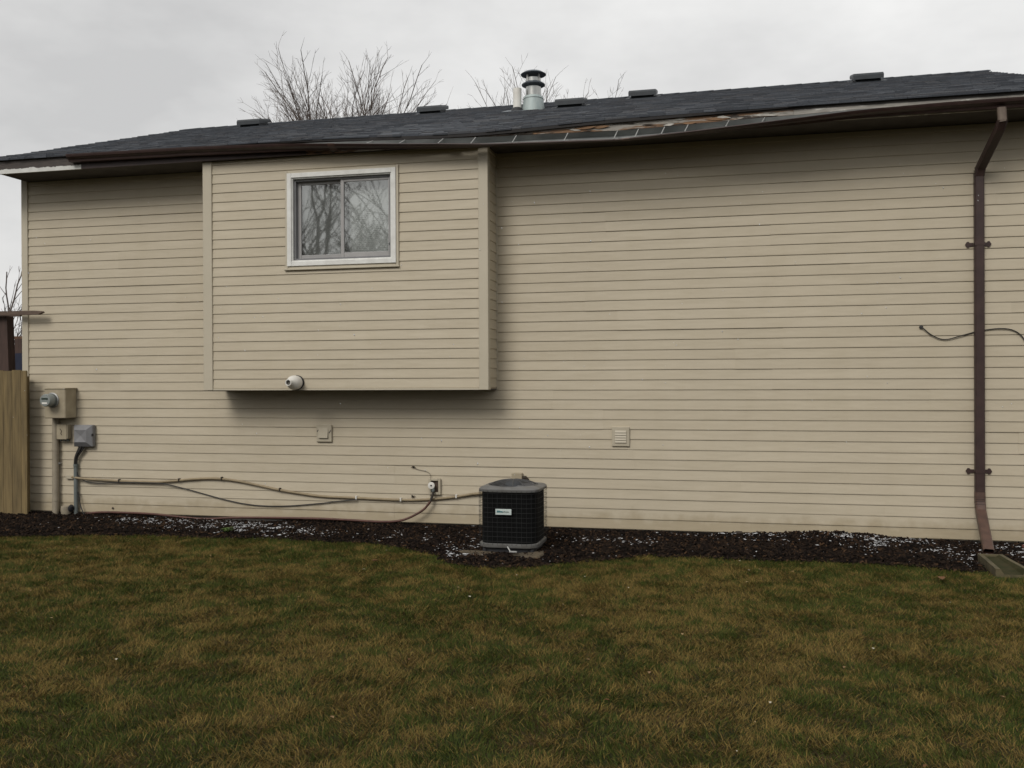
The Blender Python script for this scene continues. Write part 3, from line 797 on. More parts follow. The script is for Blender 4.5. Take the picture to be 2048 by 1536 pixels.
# ---- downspout
def rect_path(stations, m, name, parent, flip=False):
    """rectangular pipe through stations (centre, half width x, half depth, direction)"""
    b = MB(); vs = []
    for (c, hw, hd, nrm) in stations:
        c = Vector(c); nrm = Vector(nrm).normalized(); u = Vector((1, 0, 0)); u = (u - nrm * u.dot(nrm)).normalized(); w = nrm.cross(u)
        r = 0.012
        for (a, e) in ((-hw + r, -hd), (hw - r, -hd), (hw, -hd + r), (hw, hd - r), (hw - r, hd), (-hw + r, hd), (-hw, hd - r), (-hw, -hd + r)):
            vs.append(c + u * a + w * e)
    fs = [(i * 8 + k, i * 8 + (k + 1) % 8, i * 8 + 8 + (k + 1) % 8, i * 8 + 8 + k) for i in range(len(stations) - 1) for k in range(8)]
    b.add(vs, fs); return b.build(name, m, parent)
DX = 2.310
ds = rect_path([((DX, -0.052, 3.50), .0425, .031, (0, 0, -1)), ((DX, -0.052, 0.44), .0425, .031, (0, 0, -1))], M['brown'], 'downspout', house)
rect_path([((2.372, -0.548, 3.97), .036, .028, (0, 0, -1)), ((2.380, -0.546, 3.845), .036, .028, (0.1, 0.1, -1))], M['tan_metal'], 'outlet_piece', ds)
rect_path([((2.381, -0.545, 3.86), .0425, .031, (0, 0.2, -1)), ((2.372, -0.50, 3.80), .0425, .031, (-.12, .9, -.6)), ((2.318, -0.085, 3.55), .0425, .031, (-.1, .75, -.65)), ((DX, -0.053, 3.47), .0435, .032, (0, 0, -1))], M['brown'], 'upper_elbow', ds)
rect_path([((DX, -0.053, 0.52), .0440, .0325, (0, 0, -1)), ((DX, -0.058, 0.43), .0440, .0325, (0, -.2, -1)), ((2.300, -0.13, 0.345), .0440, .0325, (-.1, -.8, -.65)), ((2.222, -0.70, 0.070), .0440, .0325, (-.1, -.9, -.48))], M['brown_worn'], 'lower_elbow', ds)
def rib(c, nrm, hw=.0450, hd=.0335, t_=.0035):
    c = Vector(c); nrm = Vector(nrm).normalized()
    rect_path([(c - nrm * t_, hw - .002, hd - .002, nrm), (c - nrm * t_ * .4, hw, hd, nrm), (c + nrm * t_ * .4, hw, hd, nrm), (c + nrm * t_, hw - .002, hd - .002, nrm)], M['brown'], 'crimp_rib', ds)
for p_, n_ in (((DX, -.0545, .475), (0, -.05, -1)), ((DX, -.057, .450), (0, -.15, -1)), ((2.3085, -.064, .424), (-.03, -.35, -1)), ((2.305, -.088, .392), (-.07, -.7, -.9)),
               ((DX, -.053, 3.500), (0, 0, -1)), ((2.3115, -.060, 3.522), (-.04, .25, -1)), ((2.314, -.072, 3.540), (-.08, .6, -.8))): rib(p_, n_)
for sz in (2.842, 0.712):
    s = MB(); h = 0.016
    def half(sg):
        a = [(0.042, h), (0.075, h), (0.082, h * 1.7), (0.098, h * 1.7), (0.114, 0), (0.098, -h * 1.7), (0.082, -h * 1.7), (0.075, -h), (0.042, -h)]
        return [(DX + sg * p, sz + q) for p, q in a]
    s.prism(half(1), -0.024, -0.0165); s.build('strap_ear', M['brown'], ds); s = MB()
    s.prism(half(-1)[::-1], -0.024, -0.0165); s.build('strap_ear', M['brown'], ds); s = MB()
    s.box(DX - .0445, DX + .0445, -0.0865, -0.0842, sz - h * .8, sz + h * .8)
    s.build('strap_band', M['brown'], ds)

# ---- things let into the wall: dryer flap, louvre vent, exhaust
def wall_plate(name, x0, x1, z0, z1, d, m):
    return MB().bbox(x0, x1, -0.016 - d, -0.001, z0, z1, 0.005).build(name, m, house)
dv = wall_plate('dryer_vent', -4.402, -4.222, 0.917, 1.108, 0.022, M['beige_side'])
f = MB(); f.add([(-4.372, -0.042, 1.073), (-4.262, -0.042, 1.073), (-4.262, -0.058, 0.962), (-4.372, -0.058, 0.962), (-4.372, -0.040, 1.073), (-4.262, -0.040, 1.073), (-4.262, -0.054, 0.960), (-4.372, -0.054, 0.960)],
                [(0, 1, 2, 3), (4, 7, 6, 5), (0, 3, 7, 4), (1, 5, 6, 2), (2, 6, 7, 3), (0, 4, 5, 1)]); f.build('flap', M['beige_side'], dv)
t = MB(); t.add([(-4.395, -.0395, 1.035), (-4.378, -.0395, 1.055), (-4.372, -.0395, 1.045), (-4.390, -.0395, 1.025)], [(0, 1, 2, 3)])
t.build('torn_edge', M['soffit'], dv); t = MB()
t.add([(-4.255, -.0395, 1.02), (-4.228, -.0395, 1.055), (-4.226, -.0395, 1.040), (-4.248, -.0395, 1.010)], [(0, 1, 2, 3)]); t.build('torn_edge', M['soffit'], dv)
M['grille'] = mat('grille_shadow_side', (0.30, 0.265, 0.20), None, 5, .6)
lv = wall_plate('louvre_vent', -1.142, -0.962, 0.905, 1.106, 0.016, M['beige_side'])
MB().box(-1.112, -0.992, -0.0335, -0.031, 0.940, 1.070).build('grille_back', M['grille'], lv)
for k in range(5):
    z = 0.945 + k * 0.0255; s = MB()
    s.add([(-1.110, -0.043, z), (-0.994, -0.043, z), (-0.994, -0.034, z + 0.022), (-1.110, -0.034, z + 0.022), (-1.110, -0.034, z)], [(0, 1, 2, 3), (0, 3, 4)])
    s.add([(-1.110, -0.034, z), (-0.994, -0.034, z), (-0.994, -0.043, z), (-1.110, -0.043, z)], [(0, 1, 2, 3)])
    s.build('louvre', M['beige_side'], lv)
ec = Vector((-4.440, -BD - 0.005, 1.572)); ax = Vector((0.0, -1.0, 0.0))
ep = MB().lathe([(0.060, -0.02), (0.060, 0.03), (0.072, 0.034), (0.077, 0.085), (0.073, 0.115), (0.058, 0.150), (0.036, 0.178), (0.033, 0.225), (0.027, 0.225), (0.027, 0.17)], 28, ec, ax, 0, False).build('exhaust_pipe', M['white_pvc'], house, True)
MB().lathe([(0.0268, 0.200), (0.0, 0.200)], 20, ec, ax, 0, False).build('dark_bore', M['foundation'], ep)
MB().lathe([(0.076, 0.0), (0.078, 0.022), (0.056, 0.024)], 28, ec, ax, 0, False).build('rubber_ring', M['rubber'], ep, True)

# ================================================================== THINGS ON THE WALL
def bx(name, m, par, x0, x1, y0, y1, z0, z1, b=0.004): return MB().bbox(x0, x1, y0, y1, z0, z1, b).build(name, m, par)
WY = -0.0155
# electric meter on its box
em = thing('electric_meter', 'beige electric meter box with round meter, high on the left end of wall', 'electric meter', (-7.60, 0, 1.16))
bx('box', M['beige_box'], em, -7.735, -7.455, -0.215, WY - .002, 1.168, 1.512, 0.008)
bx('hood', M['beige_box'], em, -7.742, -7.448, -0.222, WY - .001, 1.506, 1.522, 0.003)
mc = Vector((-7.622, -0.215, 1.380))
MB().lathe([(0.086, 0.0), (0.088, 0.012), (0.080, 0.018)], 28, mc, (0, -1, 0)).build('meter_ring', M['zinc'], em, True)
MB().lathe([(0.078, 0.010), (0.078, 0.045), (0.074, 0.050)], 28, mc, (0, -1, 0)).build('meter_base', M['grey_conduit'], em, True)
mg = MB().lathe([(0.074, 0.045), (0.073, 0.115), (0.066, 0.128), (0.0, 0.133)], 28, mc, (0, -1, 0)).build('meter_cover', M['meter_glass'], em, True)
MB().box(mc.x - .040, mc.x + .040, mc.y - .1345, mc.y - .131, 1.388, 1.408).build('display', M['meter_dark'], mg)
MB().box(mc.x - .034, mc.x + .034, mc.y - .1342, mc.y - .128, 1.337, 1.357).build('face_label', M['white_pvc'], mg)
cd = thing('meter_conduit', 'thick beige conduit pipe running from meter box down to ground', 'conduit', (-7.75, 0, 0))
MB().tube([(-7.712, -0.060, 1.168), (-7.715, -0.060, 0.85), (-7.718, -0.060, 0.0)], 0.037, 14).build('pipe', M['beige_conduit'], cd, True)
for z in (0.78, 0.19):
    MB().tube([(-7.716, -.060, z), (-7.716, -.060, z + .028)], 0.041, 14).build('coupling', M['beige_conduit'], cd, True)
bx('clamp', M['zinc'], cd, -7.76, -7.668, -0.055, WY - .001, 0.62, 0.638, .002)
tb = thing('telephone_box', 'small beige telephone junction box below the electric meter', 'junction box', (-7.6, 0, 0.91))
bx('box', M['beige_box'], tb, -7.672, -7.530, -0.085, WY - .001, 0.922, 1.088, 0.006)
bx('lid', M['beige_box'], tb, -7.676, -7.540, -0.092, -0.0845, 0.916, 1.092, 0.003)
t = MB(); t.tube([(-7.625, -.0935, 1.040), (-7.605, -.0935, 1.015), (-7.615, -.0935, 0.985), (-7.600, -.0935, 0.965)], 0.004, 5); t.build('lid_crack', M['vine'], tb)
for gxp in (-7.645, -7.600, -7.555):
    MB().tube([(gxp, -.05, 0.923), (gxp, -.05, 0.893)], 0.011, 8).build('cable_gland', M['grey_conduit'], tb)
cb = thing('cable_box', 'grey plastic cable box with faceted cover beside small beige box', 'junction box', (-7.35, 0, 0.83))
bx('base', M['grey_plastic'], cb, -7.455, -7.205, -0.075, WY - .001, 0.832, 1.086, 0.006)
cv = MB(); X0, X1, Z0, Z1 = -7.449, -7.211, 0.838, 1.080; xc = -7.345; zc = 0.96
q = [(X0, -.0752, Z0), (X1, -.0752, Z0), (X1, -.0752, Z1), (X0, -.0752, Z1), (X0 + .028, -.112, Z0 + .05), (X1 - .052, -.112, Z0 + .05), (X1 - .052, -.112, Z1 - .05), (X0 + .028, -.112, Z1 - .05), (xc, -.098, zc)]
cv.add(q, [(0, 1, 5, 4), (1, 2, 6, 5), (2, 3, 7, 6), (3, 0, 4, 7), (4, 5, 8), (5, 6, 8), (6, 7, 8), (7, 4, 8)]); cv.build('cover', M['grey_plastic'], cb)
bx('hasp', M['rubber'], cb, -7.208, -7.198, -0.09, -0.06, 0.955, 0.985, .002)
gc = thing('grey_conduit_pipe', 'grey conduit pipe rising from the mulch to the grey cable box', 'conduit', (-7.45, 0, 0))
MB().tube([(-7.452, -.045, 0.0), (-7.452, -.045, 0.62)], 0.024, 12).build('pipe', M['grey_conduit'], gc, True)
MB().tube([(-7.452, -.045, 0.60), (-7.452, -.045, 0.625)], 0.028, 12).build('collar', M['grey_conduit'], gc, True)
bundle = MB()
for k, (dx, dy) in enumerate(((-.014, 0), (0.0, -.012), (.013, .002), (.004, .010))):
    pts = smooth_path([(-7.355 + dx * 2.2, -.055 + dy, 0.84), (-7.385 + dx * 2, -.055 + dy, 0.79), (-7.440 + dx, -.052 + dy, 0.70), (-7.455 + dx, -.046 + dy, 0.58), (-7.450 + dx * .6, -.046 + dy * .6, 0.50)], 5)
    bundle.tube(pts, 0.0105, 8)
tag(bundle.build('cable_bundle', M['dark_cable'], None, True), 'bundle of thick black cables curving down from the grey cable box', 'cable')
# looping cables along the siding
cw = thing('wall_conduit', 'thick tan cable snaking along siding from meter conduit to air conditioner', 'cable', (-5, 0, 0.43))
pc = [(-7.52, -.024, .470), (-7.44, -.060, .466), (-7.38, -.055, .458), (-7.199, -.034, .446), (-6.88, -.030, .435), (-6.427, -.030, .433), (-6.188, -.030, .449), (-5.989, -.030, .470), (-5.773, -.030, .486), (-5.56, -.030, .485), (-5.348, -.030, .463),
      (-5.132, -.030, .426), (-4.845, -.030, .376), (-4.556, -.030, .338), (-4.312, -.030, .316), (-3.936, -.030, .309), (-3.423, -.030, .300), (-3.117, -.030, .313), (-2.827, -.032, .346), (-2.568, -.040, .390), (-2.323, -.10, .406), (-2.18, -.40, .40), (-2.02, -.80, .38), (-1.98, -.95, .36)]
MB().tube(smooth_path(pc, 6), 0.0135, 10).build('conduit', M['tan_cable'], cw, True)
for (cx, cz) in ((-6.88, .437), (-6.10, .460), (-5.56, .487), (-4.845, .378), (-3.936, .311), (-3.423, .302), (-2.80, .352)):
    bx('clip', M['white_pvc'] if cx > -4 else M['vine'], cw, cx - .008, cx + .008, -.049, WY, cz - .016, cz + .022, .002)
bx('entry_fitting', M['beige_side'], cw, -7.60, -7.470, -.034, WY, .445, .492, .004)
bc = thing('black_cable', 'thin black cable sagging below the tan cable along the siding', 'cable', (-5.6, 0, .3))
pb = [(-7.445, -.055, .60), (-7.435, -.05, .53), (-7.405, -.045, .475), (-7.34, -.04, .430), (-7.24, -.035, .408), (-7.106, -.034, .404), (-6.88, -.040, .420), (-6.427, -.046, .424), (-6.285, -.040, .415), (-5.99, -.028, .356), (-5.561, -.026, .258), (-5.275, -.026, .209), (-5.029, -.026, .193), (-4.737, -.026, .201),
      (-4.366, -.026, .238), (-4.188, -.026, .262), (-3.936, -.046, .292)]
MB().tube(smooth_path(pb, 6), 0.0062, 8).build('cable', M['dark_cable'], bc, True)
MB().tube(smooth_path([(-7.42, -.05, .30), (-7.405, -.05, .22), (-7.385, -.055, .14), (-7.33, -.065, .04)], 5), 0.0065, 8).build('loose_tail', M['dark_cable'], bc, True)
# spigot stub by the conduits
sp = thing('spigot_stub', 'small capped beige pipe stub low beside grey conduit at ground', 'pipe', (-7.53, 0, .1))
MB().lathe([(0.055, 0.0), (0.058, 0.05), (0.050, 0.09)], 16, (-7.560, -.075, 0.045), (0, -.15, 1)).build('pipe', M['beige_conduit'], sp, True)
MB().lathe([(0.030, 0.0), (0.036, 0.03), (0.02, 0.07)], 12, (-7.505, -.075, 0.085), (0.5, -.3, .9)).build('cap', M['rubber'], sp, True)

# hose bib plate with nozzle, hose
hb = thing('hose_bib', 'beige mounting block with white tap handle on wall left of air conditioner', 'tap', (-3.04, 0, .45))
t = MB(); ring(t, -3.108, -2.974, .366, .540, .026, -.044, WY, .004); t.build('block', M['beige_side'], hb)
MB().box(-3.083, -2.999, -.022, WY - .001, .391, .515).build('recess_panel', M['brick_face'], hb)
MB().tube([(-3.056, -.02, .468), (-3.056, -.075, .462)], .014, 10).build('valve_body', M['grey_conduit'], hb, True)
MB().lathe([(0.034, 0.0), (0.037, 0.006), (0.037, 0.014), (0.010, 0.018), (0.010, .004)], 22, (-3.062, -.074, .470), (0, -1, 0), 0, False).build('handle', M['white_pvc'], hb, True)
MB().lathe([(0.010, 0.0), (0.008, 0.022), (0, .023)], 10, (-3.062, -.074, .470), (0, -1, 0)).build('handle_screw', M['rubber'], hb)
MB().tube([(-3.048, -.066, .452), (-3.047, -.070, .405)], .017, 10).build('hose_coupling', M['grey_conduit'], hb, True)
hs = thing('garden_hose', 'brown garden hose dropping from the tap and lying along foot of wall', 'hose', (-4.5, 0, .09))
MB().tube(smooth_path([(-3.047, -.070, .41), (-3.052, -.072, .37), (-3.075, -.075, .30)], 5), .0135, 10).build('dark_end', M['hose_black'], hs, True)
ph = [(-3.075, -.075, .30), (-3.145, -.085, .215), (-3.258, -.10, .145), (-3.371, -.11, .098), (-3.485, -.11, .078), (-3.62, -.10, .070), (-3.80, -.09, .070), (-4.0, -.08, .074), (-4.343, -.075, .078), (-4.695, -.072, .074), (-5.064, -.072, .068), (-5.427, -.075, .056), (-5.745, -.085, .036), (-6.024, -.080, .045), (-6.395, -.065, .068), (-6.773, -.062, .074), (-7.104, -.062, .070), (-7.30, -.07, .05)]
MB().tube(smooth_path(ph, 6), .0125, 10).build('hose', M['hose'], hs, True)
tw = thing('thin_wire', 'thin wire strand arching over the white tap handle', 'wire', (-3.2, 0, .6))
MB().tube(smooth_path([(-3.284, -.019, .650), (-3.22, -.020, .630), (-3.16, -.020, .618), (-3.115, -.021, .602), (-3.092, -.022, .575), (-3.090, -.030, .535)], 5), .0028, 5).build('strand', M['wire_grey'], tw)
def tuft(cx, cz, s, label):
    b = MB(); rq = random.Random(int(cx * 1000))
    for k in range(9):
        a = rq.uniform(0, 6.28); l = rq.uniform(.4, 1.0) * s
        b.tube([(cx + rq.uniform(-.006, .006), -.020, cz), (cx + math.cos(a) * l * .6, -.028, cz + math.sin(a) * l * .4 + .006), (cx + math.cos(a) * l, -.022, cz + math.sin(a) * l * .55)], [.005, .004, .0015], 5)
    return tag(b.build('dry_stem_scrap', M['vine']), label, 'stem')
tuft(-3.284, .650, .035, 'tiny dark scrap of dry stem stuck at the end of the thin wire')
tuft(-3.286, .338, .050, 'dark twiggy scrap caught just above tan cable left of tap')
nail = MB(); nail.lathe([(0.012, 0), (0.012, .006), (0, .008)], 10, (-6.98, -.016, .115), (0, -1, 0)); nail = nail.build('wall_plug', M['vine']); tag(nail, 'small dark plug in the lowest siding course right of grey conduit', 'plug')
# cable poking out of the siding by the downspout
wc = thing('loose_wall_cable', 'black cable hanging from a hole in the siding and passing behind downspout', 'cable', (1.81, 0, 2.07))
MB().lathe([(0.018, 0), (0.018, .01), (0.006, .012)], 14, (1.810, WY + .002, 2.075), (0, -1, 0)).build('grommet', M['dark_cable'], wc, True)
pw = [(1.810, -.020, 2.075), (1.830, -.030, 2.058), (1.887, -.026, 2.007), (1.966, -.024, 1.963), (2.041, -.024, 1.955), (2.15, -.024, 1.984), (2.281, -.020, 2.020), (2.367, -.022, 2.037), (2.496, -.024, 2.049), (2.602, -.024, 2.033), (2.68, -.024, 1.975), (2.74, -.024, 1.87), (2.84, -.024, 1.80)]
MB().tube(smooth_path(pw, 6), .0052, 8).build('cable', M['dark_cable'], wc, True)
# disconnect box behind the air conditioner
db = thing('disconnect_box', 'small beige electrical box on wall just above air conditioner', 'junction box', (-2.12, 0, .53))
bx('box', M['beige_box'], db, -2.185, -2.075, -.085, WY, .520, .616, .005)
bx('side_flange', M['beige_side'], db, -2.205, -2.187, -.05, WY, .505, .585, .003)
MB().tube([(-2.074, -.05, .565), (-2.045, -.05, .570), (-2.02, -.045, .55), (-2.018, -.045, .50), (-2.0, -.20, .42), (-1.98, -.92, .30)], [.020, .020, .015, .014, .014, .014], 10).build('whip', M['vine'], db, True)

# ================================================================== AIR CONDITIONER
AX0, AX1, AY0, AY1 = -2.182, -1.632, -1.475, -0.935
acx, acy = (AX0 + AX1) / 2, (AY0 + AY1) / 2
ac = thing('air_conditioner', 'dark air conditioner unit in wire cage standing in mulch by wall', 'air conditioner', (acx, acy, 0.05))
def rsq(hw, r, n=6):
    out = []
    for (sx, sy, a0) in ((1, 1, 0), (-1, 1, 90), (-1, -1, 180), (1, -1, 270)):
        for k in range(n + 1):
            a = R(a0 + 90 * k / n); out.append((acx + sx * (hw - r) + math.cos(a) * r, acy + sy * (hw - r) + math.sin(a) * r))
    return out
def loft(levels, m, name, par, smooth=True, caps=True):
    b = MB(); vs = []; n = None
    for (hw, r, z) in levels:
        p = rsq(hw, r); n = len(p); vs += [(x, y, z) for x, y in p]
    fs = [(i * n + k, i * n + (k + 1) % n, i * n + n + (k + 1) % n, i * n + n + k) for i in range(len(levels) - 1) for k in range(n)]
    if caps: fs += [tuple(range(n - 1, -1, -1)), tuple((len(levels) - 1) * n + k for k in range(n))]
    b.add(vs, fs); return b.build(name, m, par, smooth)
HW = (AX1 - AX0) / 2
loft([(HW - .022, .105, .125), (HW - .022, .105, .590)], M['ac_dark'], 'coil', ac)
loft([(HW - .004, .115, .092), (HW, .12, .098), (HW, .12, .122), (HW - .010, .115, .128)], M['ac_grey'], 'base_pan', ac)
loft([(HW - .035, .1, .040), (HW - .035, .1, .091)], M['rubber'], 'pad', ac)
# top rim: a ring with a round opening
b = MB(); no = len(rsq(HW, .12)); vs = []; RO = 0.232
lv_ = [(HW, .12, .586), (HW + .004, .122, .592), (HW + .004, .122, .612), (HW - .012, .115, .624)]
for (hw, r, z) in lv_: vs += [(x, y, z) for x, y in rsq(hw, r)]
outer_top = rsq(HW - .012, .115)
for (x, y) in outer_top:
    a = math.atan2(y - acy, x - acx); vs.append((acx + math.cos(a) * RO, acy + math.sin(a) * RO, .634))
for (x, y) in outer_top:
    a = math.atan2(y - acy, x - acx); vs.append((acx + math.cos(a) * RO, acy + math.sin(a) * RO, .590))
fs = [(i * no + k, i * no + (k + 1) % no, i * no + no + (k + 1) % no, i * no + no + k) for i in range(5) for k in range(no)]
b.add(vs, fs); b.build('top_rim', M['ac_grey'], ac, True)
# wire cage
cage = MB()
hwc = HW + .006
ring_pts = rsq(hwc, .122, 5)
for k in range(11):
    z = .150 + k * .0425
    cage.tube([(x, y, z) for x, y in ring_pts + ring_pts[:1]], .0015, 4, False)
per = []
L = sum((Vector(ring_pts[i]) - Vector(ring_pts[(i + 1) % len(ring_pts)])).length for i in range(len(ring_pts)))
step = L / 46; acc = 0; nxt = 0
for i in range(len(ring_pts)):
    a, c = Vector(ring_pts[i]), Vector(ring_pts[(i + 1) % len(ring_pts)]); l = (c - a).length
    while nxt <= acc + l:
        per.append(a + (c - a) * ((nxt - acc) / l)); nxt += step
    acc += l
for p in per: cage.tube([(p.x, p.y, .115), (p.x, p.y, .60)], .0011, 4, False)
cage.build('wire_cage', M['ac_wire'], ac)
# fan guard: domed rings and spokes
g = MB(); dome = lambda r: .632 + .044 * (1 - (r / .226) ** 2.2)
for k in range(15):
    r = .020 + k * .0147
    g.tube([(acx + math.cos(2 * math.pi * j / 36) * r, acy + math.sin(2 * math.pi * j / 36) * r, dome(r)) for j in range(37)], .0019, 4, False)
for k in range(12):
    a = 2 * math.pi * k / 12 + .2
    g.tube([(acx + math.cos(a) * r, acy + math.sin(a) * r, dome(r) + .002) for r in np.linspace(.02, .228, 8)], .0026, 4, False)
g.build('fan_guard', M['ac_guard'], ac)
MB().lathe([(0.0, .600), (.07, .600), (.075, .640), (.06, .668), (0, .670)], 20, (acx, acy, 0)).build('fan_motor', M['cap_grey'], ac, True)
MB().lathe([(.224, .592), (.0, .592)], 24, (acx, acy, 0), None, 0, False).build('fan_well', M['rubber'], ac)
for k in range(4):
    a = R(90 * k + 30); u = Vector((math.cos(a), math.sin(a), 0)); w = Vector((-u.y, u.x, 0)); c0 = Vector((acx, acy, .615))
    q = [c0 + u * .07 - w * .03 + Vector((0, 0, -.01)), c0 + u * .07 + w * .03 + Vector((0, 0, .012)), c0 + u * .21 + w * .06 + Vector((0, 0, .016)), c0 + u * .21 - w * .04 + Vector((0, 0, -.014))]
    MB().add(q + [p + Vector((0, 0, .003)) for p in q], [(0, 1, 2, 3), (7, 6, 5, 4), (0, 4, 5, 1), (1, 5, 6, 2), (2, 6, 7, 3), (3, 7, 4, 0)]).build('fan_blade', M['grey_plastic'], ac)
yp = AY0 - .012
pl = MB().bbox(-2.008, -1.862, yp, yp + .006, .388, .440, .002).build('name_plate', M['plate'], ac)
# the plate's lettering is too small to read: a bold half and a light half, as it shows
b = MB(); rq = random.Random(5); x = -1.994
while x < -1.944:
    w = rq.uniform(.0045, .0075); h = rq.choice((.013, .013, .017)); b.box(x, x + w, yp - .0012, yp + .001, .4085, .4085 + h); x += w + .0014
b.build('bold_lettering', M['teal'], pl)
b = MB()
while x < -1.884:
    w = rq.uniform(.003, .005); h = rq.choice((.007, .008, .011)); z = .4105 - (.004 if 0 < x + 1.9435 < .006 else 0); b.box(x, x + w, yp - .0012, yp + .001, z, z + h); x += w + .0018
b.build('light_lettering', M['ink'], pl)
for (sx, sy) in ((-1, -1), (1, -1), (-1, 1), (1, 1)):
    MB().lathe([(.022, 0), (.02, .05)], 10, (acx + sx * (HW - .06), acy + sy * (HW - .06), .045)).build('foot', M['rubber'], ac)
# stones and scraps round it
def slab(name, pts, z0, z1, m, label, cat, seed=0, group=None):
    rq = random.Random(seed); b = MB(); n = len(pts)
    cx = sum(p[0] for p in pts) / n; cy = sum(p[1] for p in pts) / n
    lo = [(x, y, z0) for x, y in pts]; mid = [(x + rq.uniform(-.006, .006), y + rq.uniform(-.006, .006), z1 - .012) for x, y in pts]
    hi = [(cx + (x - cx) * .94, cy + (y - cy) * .94, z1 + rq.uniform(-.004, .004)) for x, y in pts]
    b.add(lo + mid + hi, [tuple(range(n - 1, -1, -1))] + [(i * n + k, i * n + (k + 1) % n, i * n + n + (k + 1) % n, i * n + n + k) for i in (0, 1) for k in range(n)] + [tuple(2 * n + k for k in range(n))])
    return tag(b.build(name, m), label, cat, group)
slab('flagstone', [(-2.36, -1.50), (-2.20, -1.57), (-2.04, -1.555), (-2.00, -1.47), (-2.10, -1.40), (-2.33, -1.42)], 0.0, .050, M['stone'], 'flat brown flagstone at front left corner below air conditioner', 'stone', 1)
slab('flagstone', [(-1.86, -1.545), (-1.72, -1.60), (-1.60, -1.635), (-1.565, -1.50), (-1.60, -1.33), (-1.75, -1.42)], 0.0, .054, M['stone'], 'tilted brown flagstone under front right corner of air conditioner', 'stone', 2)
wb = thing('white_bracket', 'bent white plastic bracket lying on the mulch before air conditioner', 'bracket', (-1.83, -1.55, .06))
bx('strip', M['zinc'], wb, -1.865, -1.795, -1.575, -1.55, .070, .084, .004)
MB().tube([(-1.856, -1.562, .08), (-1.885, -1.545, .118)], .006, 6).build('stalk', M['zinc'], wb)

# splash block under the downspout
sb = MB(); bx0, bx1, by0, by1 = 2.075, 2.355, -1.44, -0.80
def sbsec(y, w, zf):
    c = 2.215; return [(c - w, y, 0.0), (c - w, y, .066), (c - w + .034, y, .066), (c - w + .062, y, zf), (c + w - .062, y, zf), (c + w - .034, y, .066), (c + w, y, .066), (c + w, y, 0.0)]
secs = [sbsec(by1, .100, .050), sbsec(-1.0, .106, .048), sbsec(-1.22, .118, .040), sbsec(by0, .130, .024)]
vs = [p for s in secs for p in s]
sb.add(vs, [(i * 8 + k, i * 8 + k + 1, i * 8 + 8 + k + 1, i * 8 + 8 + k) for i in range(3) for k in range(7)] + [(o_ + a, o_ + b_, o_ + c, o_ + d_) for o_ in (0, 24) for a, b_, c, d_ in ((0, 1, 2, 3), (0, 3, 4, 7), (4, 5, 6, 7))])
sb.add([(2.215 - .10, by1, .0), (2.215 + .10, by1, .0), (2.215 + .10, by1, .066), (2.215 - .10, by1, .066), (2.215 - .10, by1 + .03, .0), (2.215 + .10, by1 + .03, .0), (2.215 + .10, by1 + .03, .066), (2.215 - .10, by1 + .03, .066)],
       [(0, 1, 2, 3), (4, 7, 6, 5), (3, 2, 6, 7), (0, 3, 7, 4), (1, 5, 6, 2)])
sb.mi = [1 if (i_ < 21 and i_ % 7 in (2, 3, 4)) else 0 for i_ in range(len(sb.f))]
tag(sb.build('splash_block', [M['splash'], M['moss']]), 'mossy concrete splash block on the lawn edge under the downspout', 'splash block')
slab('red_brick', [(2.62, -.30), (2.84, -.30), (2.84, -.20), (2.62, -.20)], 0.0, .065, mat('red_brick', (.20, .075, .06), (.13, .05, .04), 30, .9), 'reddish brick lying by the wall right of the downspout', 'brick', 4)

# ================================================================== FENCE, PERGOLA, DECK at the left
fence = thing('wooden_fence', 'cedar board fence closing the side yard at house corner', 'fence', (-8.6, -.18, 0))
def fboard(x0, x1, top):
    p = [(x0, 0.012), (x1, 0.012), (x1, top - .006), (x1 - .006, top), (x0 + .006, top), (x0, top - .006)]
    MB().prism(p, -.215, -.196).build('board', M['cedar'], fence)
xb = -7.974; rq = random.Random(8)
for w in [.080] + [.122] * 14:
    fboard(xb - w, xb - .004, 1.728 + rq.uniform(-.006, .006)); xb -= w
for z in (.35, 1.45): MB().box(xb, -8.03, -.194, -.155, z, z + .085).build('rail', M['cedar'], fence)
for x in (-8.11, -9.4): MB().box(x - .045, x + .045, -.154, -.065, -.1, 1.66).build('post', M['cedar'], fence)
pg = thing('pergola_frame', 'dark leaning post carrying a brown beam with pointed end above fence', 'pergola', (-8.46, .1, 0))
MB().add([(-8.62, -.055, -.1), (-8.30, -.055, -.1), (-8.30, .055, -.1), (-8.62, .055, -.1), (-8.53, -.055, 2.384), (-8.385, -.055, 2.384), (-8.385, .055, 2.384), (-8.53, .055, 2.384)],
         [(0, 3, 2, 1), (4, 5, 6, 7), (0, 1, 5, 4), (1, 2, 6, 5), (2, 3, 7, 6), (3, 0, 4, 7)]).build('post', M['brown_wood'], pg)
MB().prism([(-9.6, 2.386), (-7.885, 2.386), (-7.825, 2.408), (-7.835, 2.424), (-7.93, 2.432), (-9.6, 2.440)], -.140, -.090).build('beam', M['beam_wood'], pg)
MB().prism([(-9.6, 2.386), (-8.30, 2.386), (-8.30, 2.440), (-9.6, 2.440)], .056, .096).build('beam', M['beam_wood'], pg)
dk = thing('deck', 'brown wooden deck with railing behind fence at far left', 'deck', (-10.5, 2.2, 0))
for k in range(13): MB().box(-12.4, -9.3, 1.05 + k * .145, 1.05 + k * .145 + .138, .86, .90).build('floor_board', M['deck_wood'], dk)
MB().box(-12.4, -9.32, 1.0, 1.045, .68, .898).build('rim_joist', M['deck_wood'], dk)
for x in (-12.2, -10.8, -9.4): MB().box(x - .05, x + .05, 1.06, 1.16, -.1, .678).build('post', M['deck_wood'], dk)
MB().box(-12.4, -9.3, 2.93, 3.03, 2.275, 2.315).build('rail', M['deck_wood'], dk)
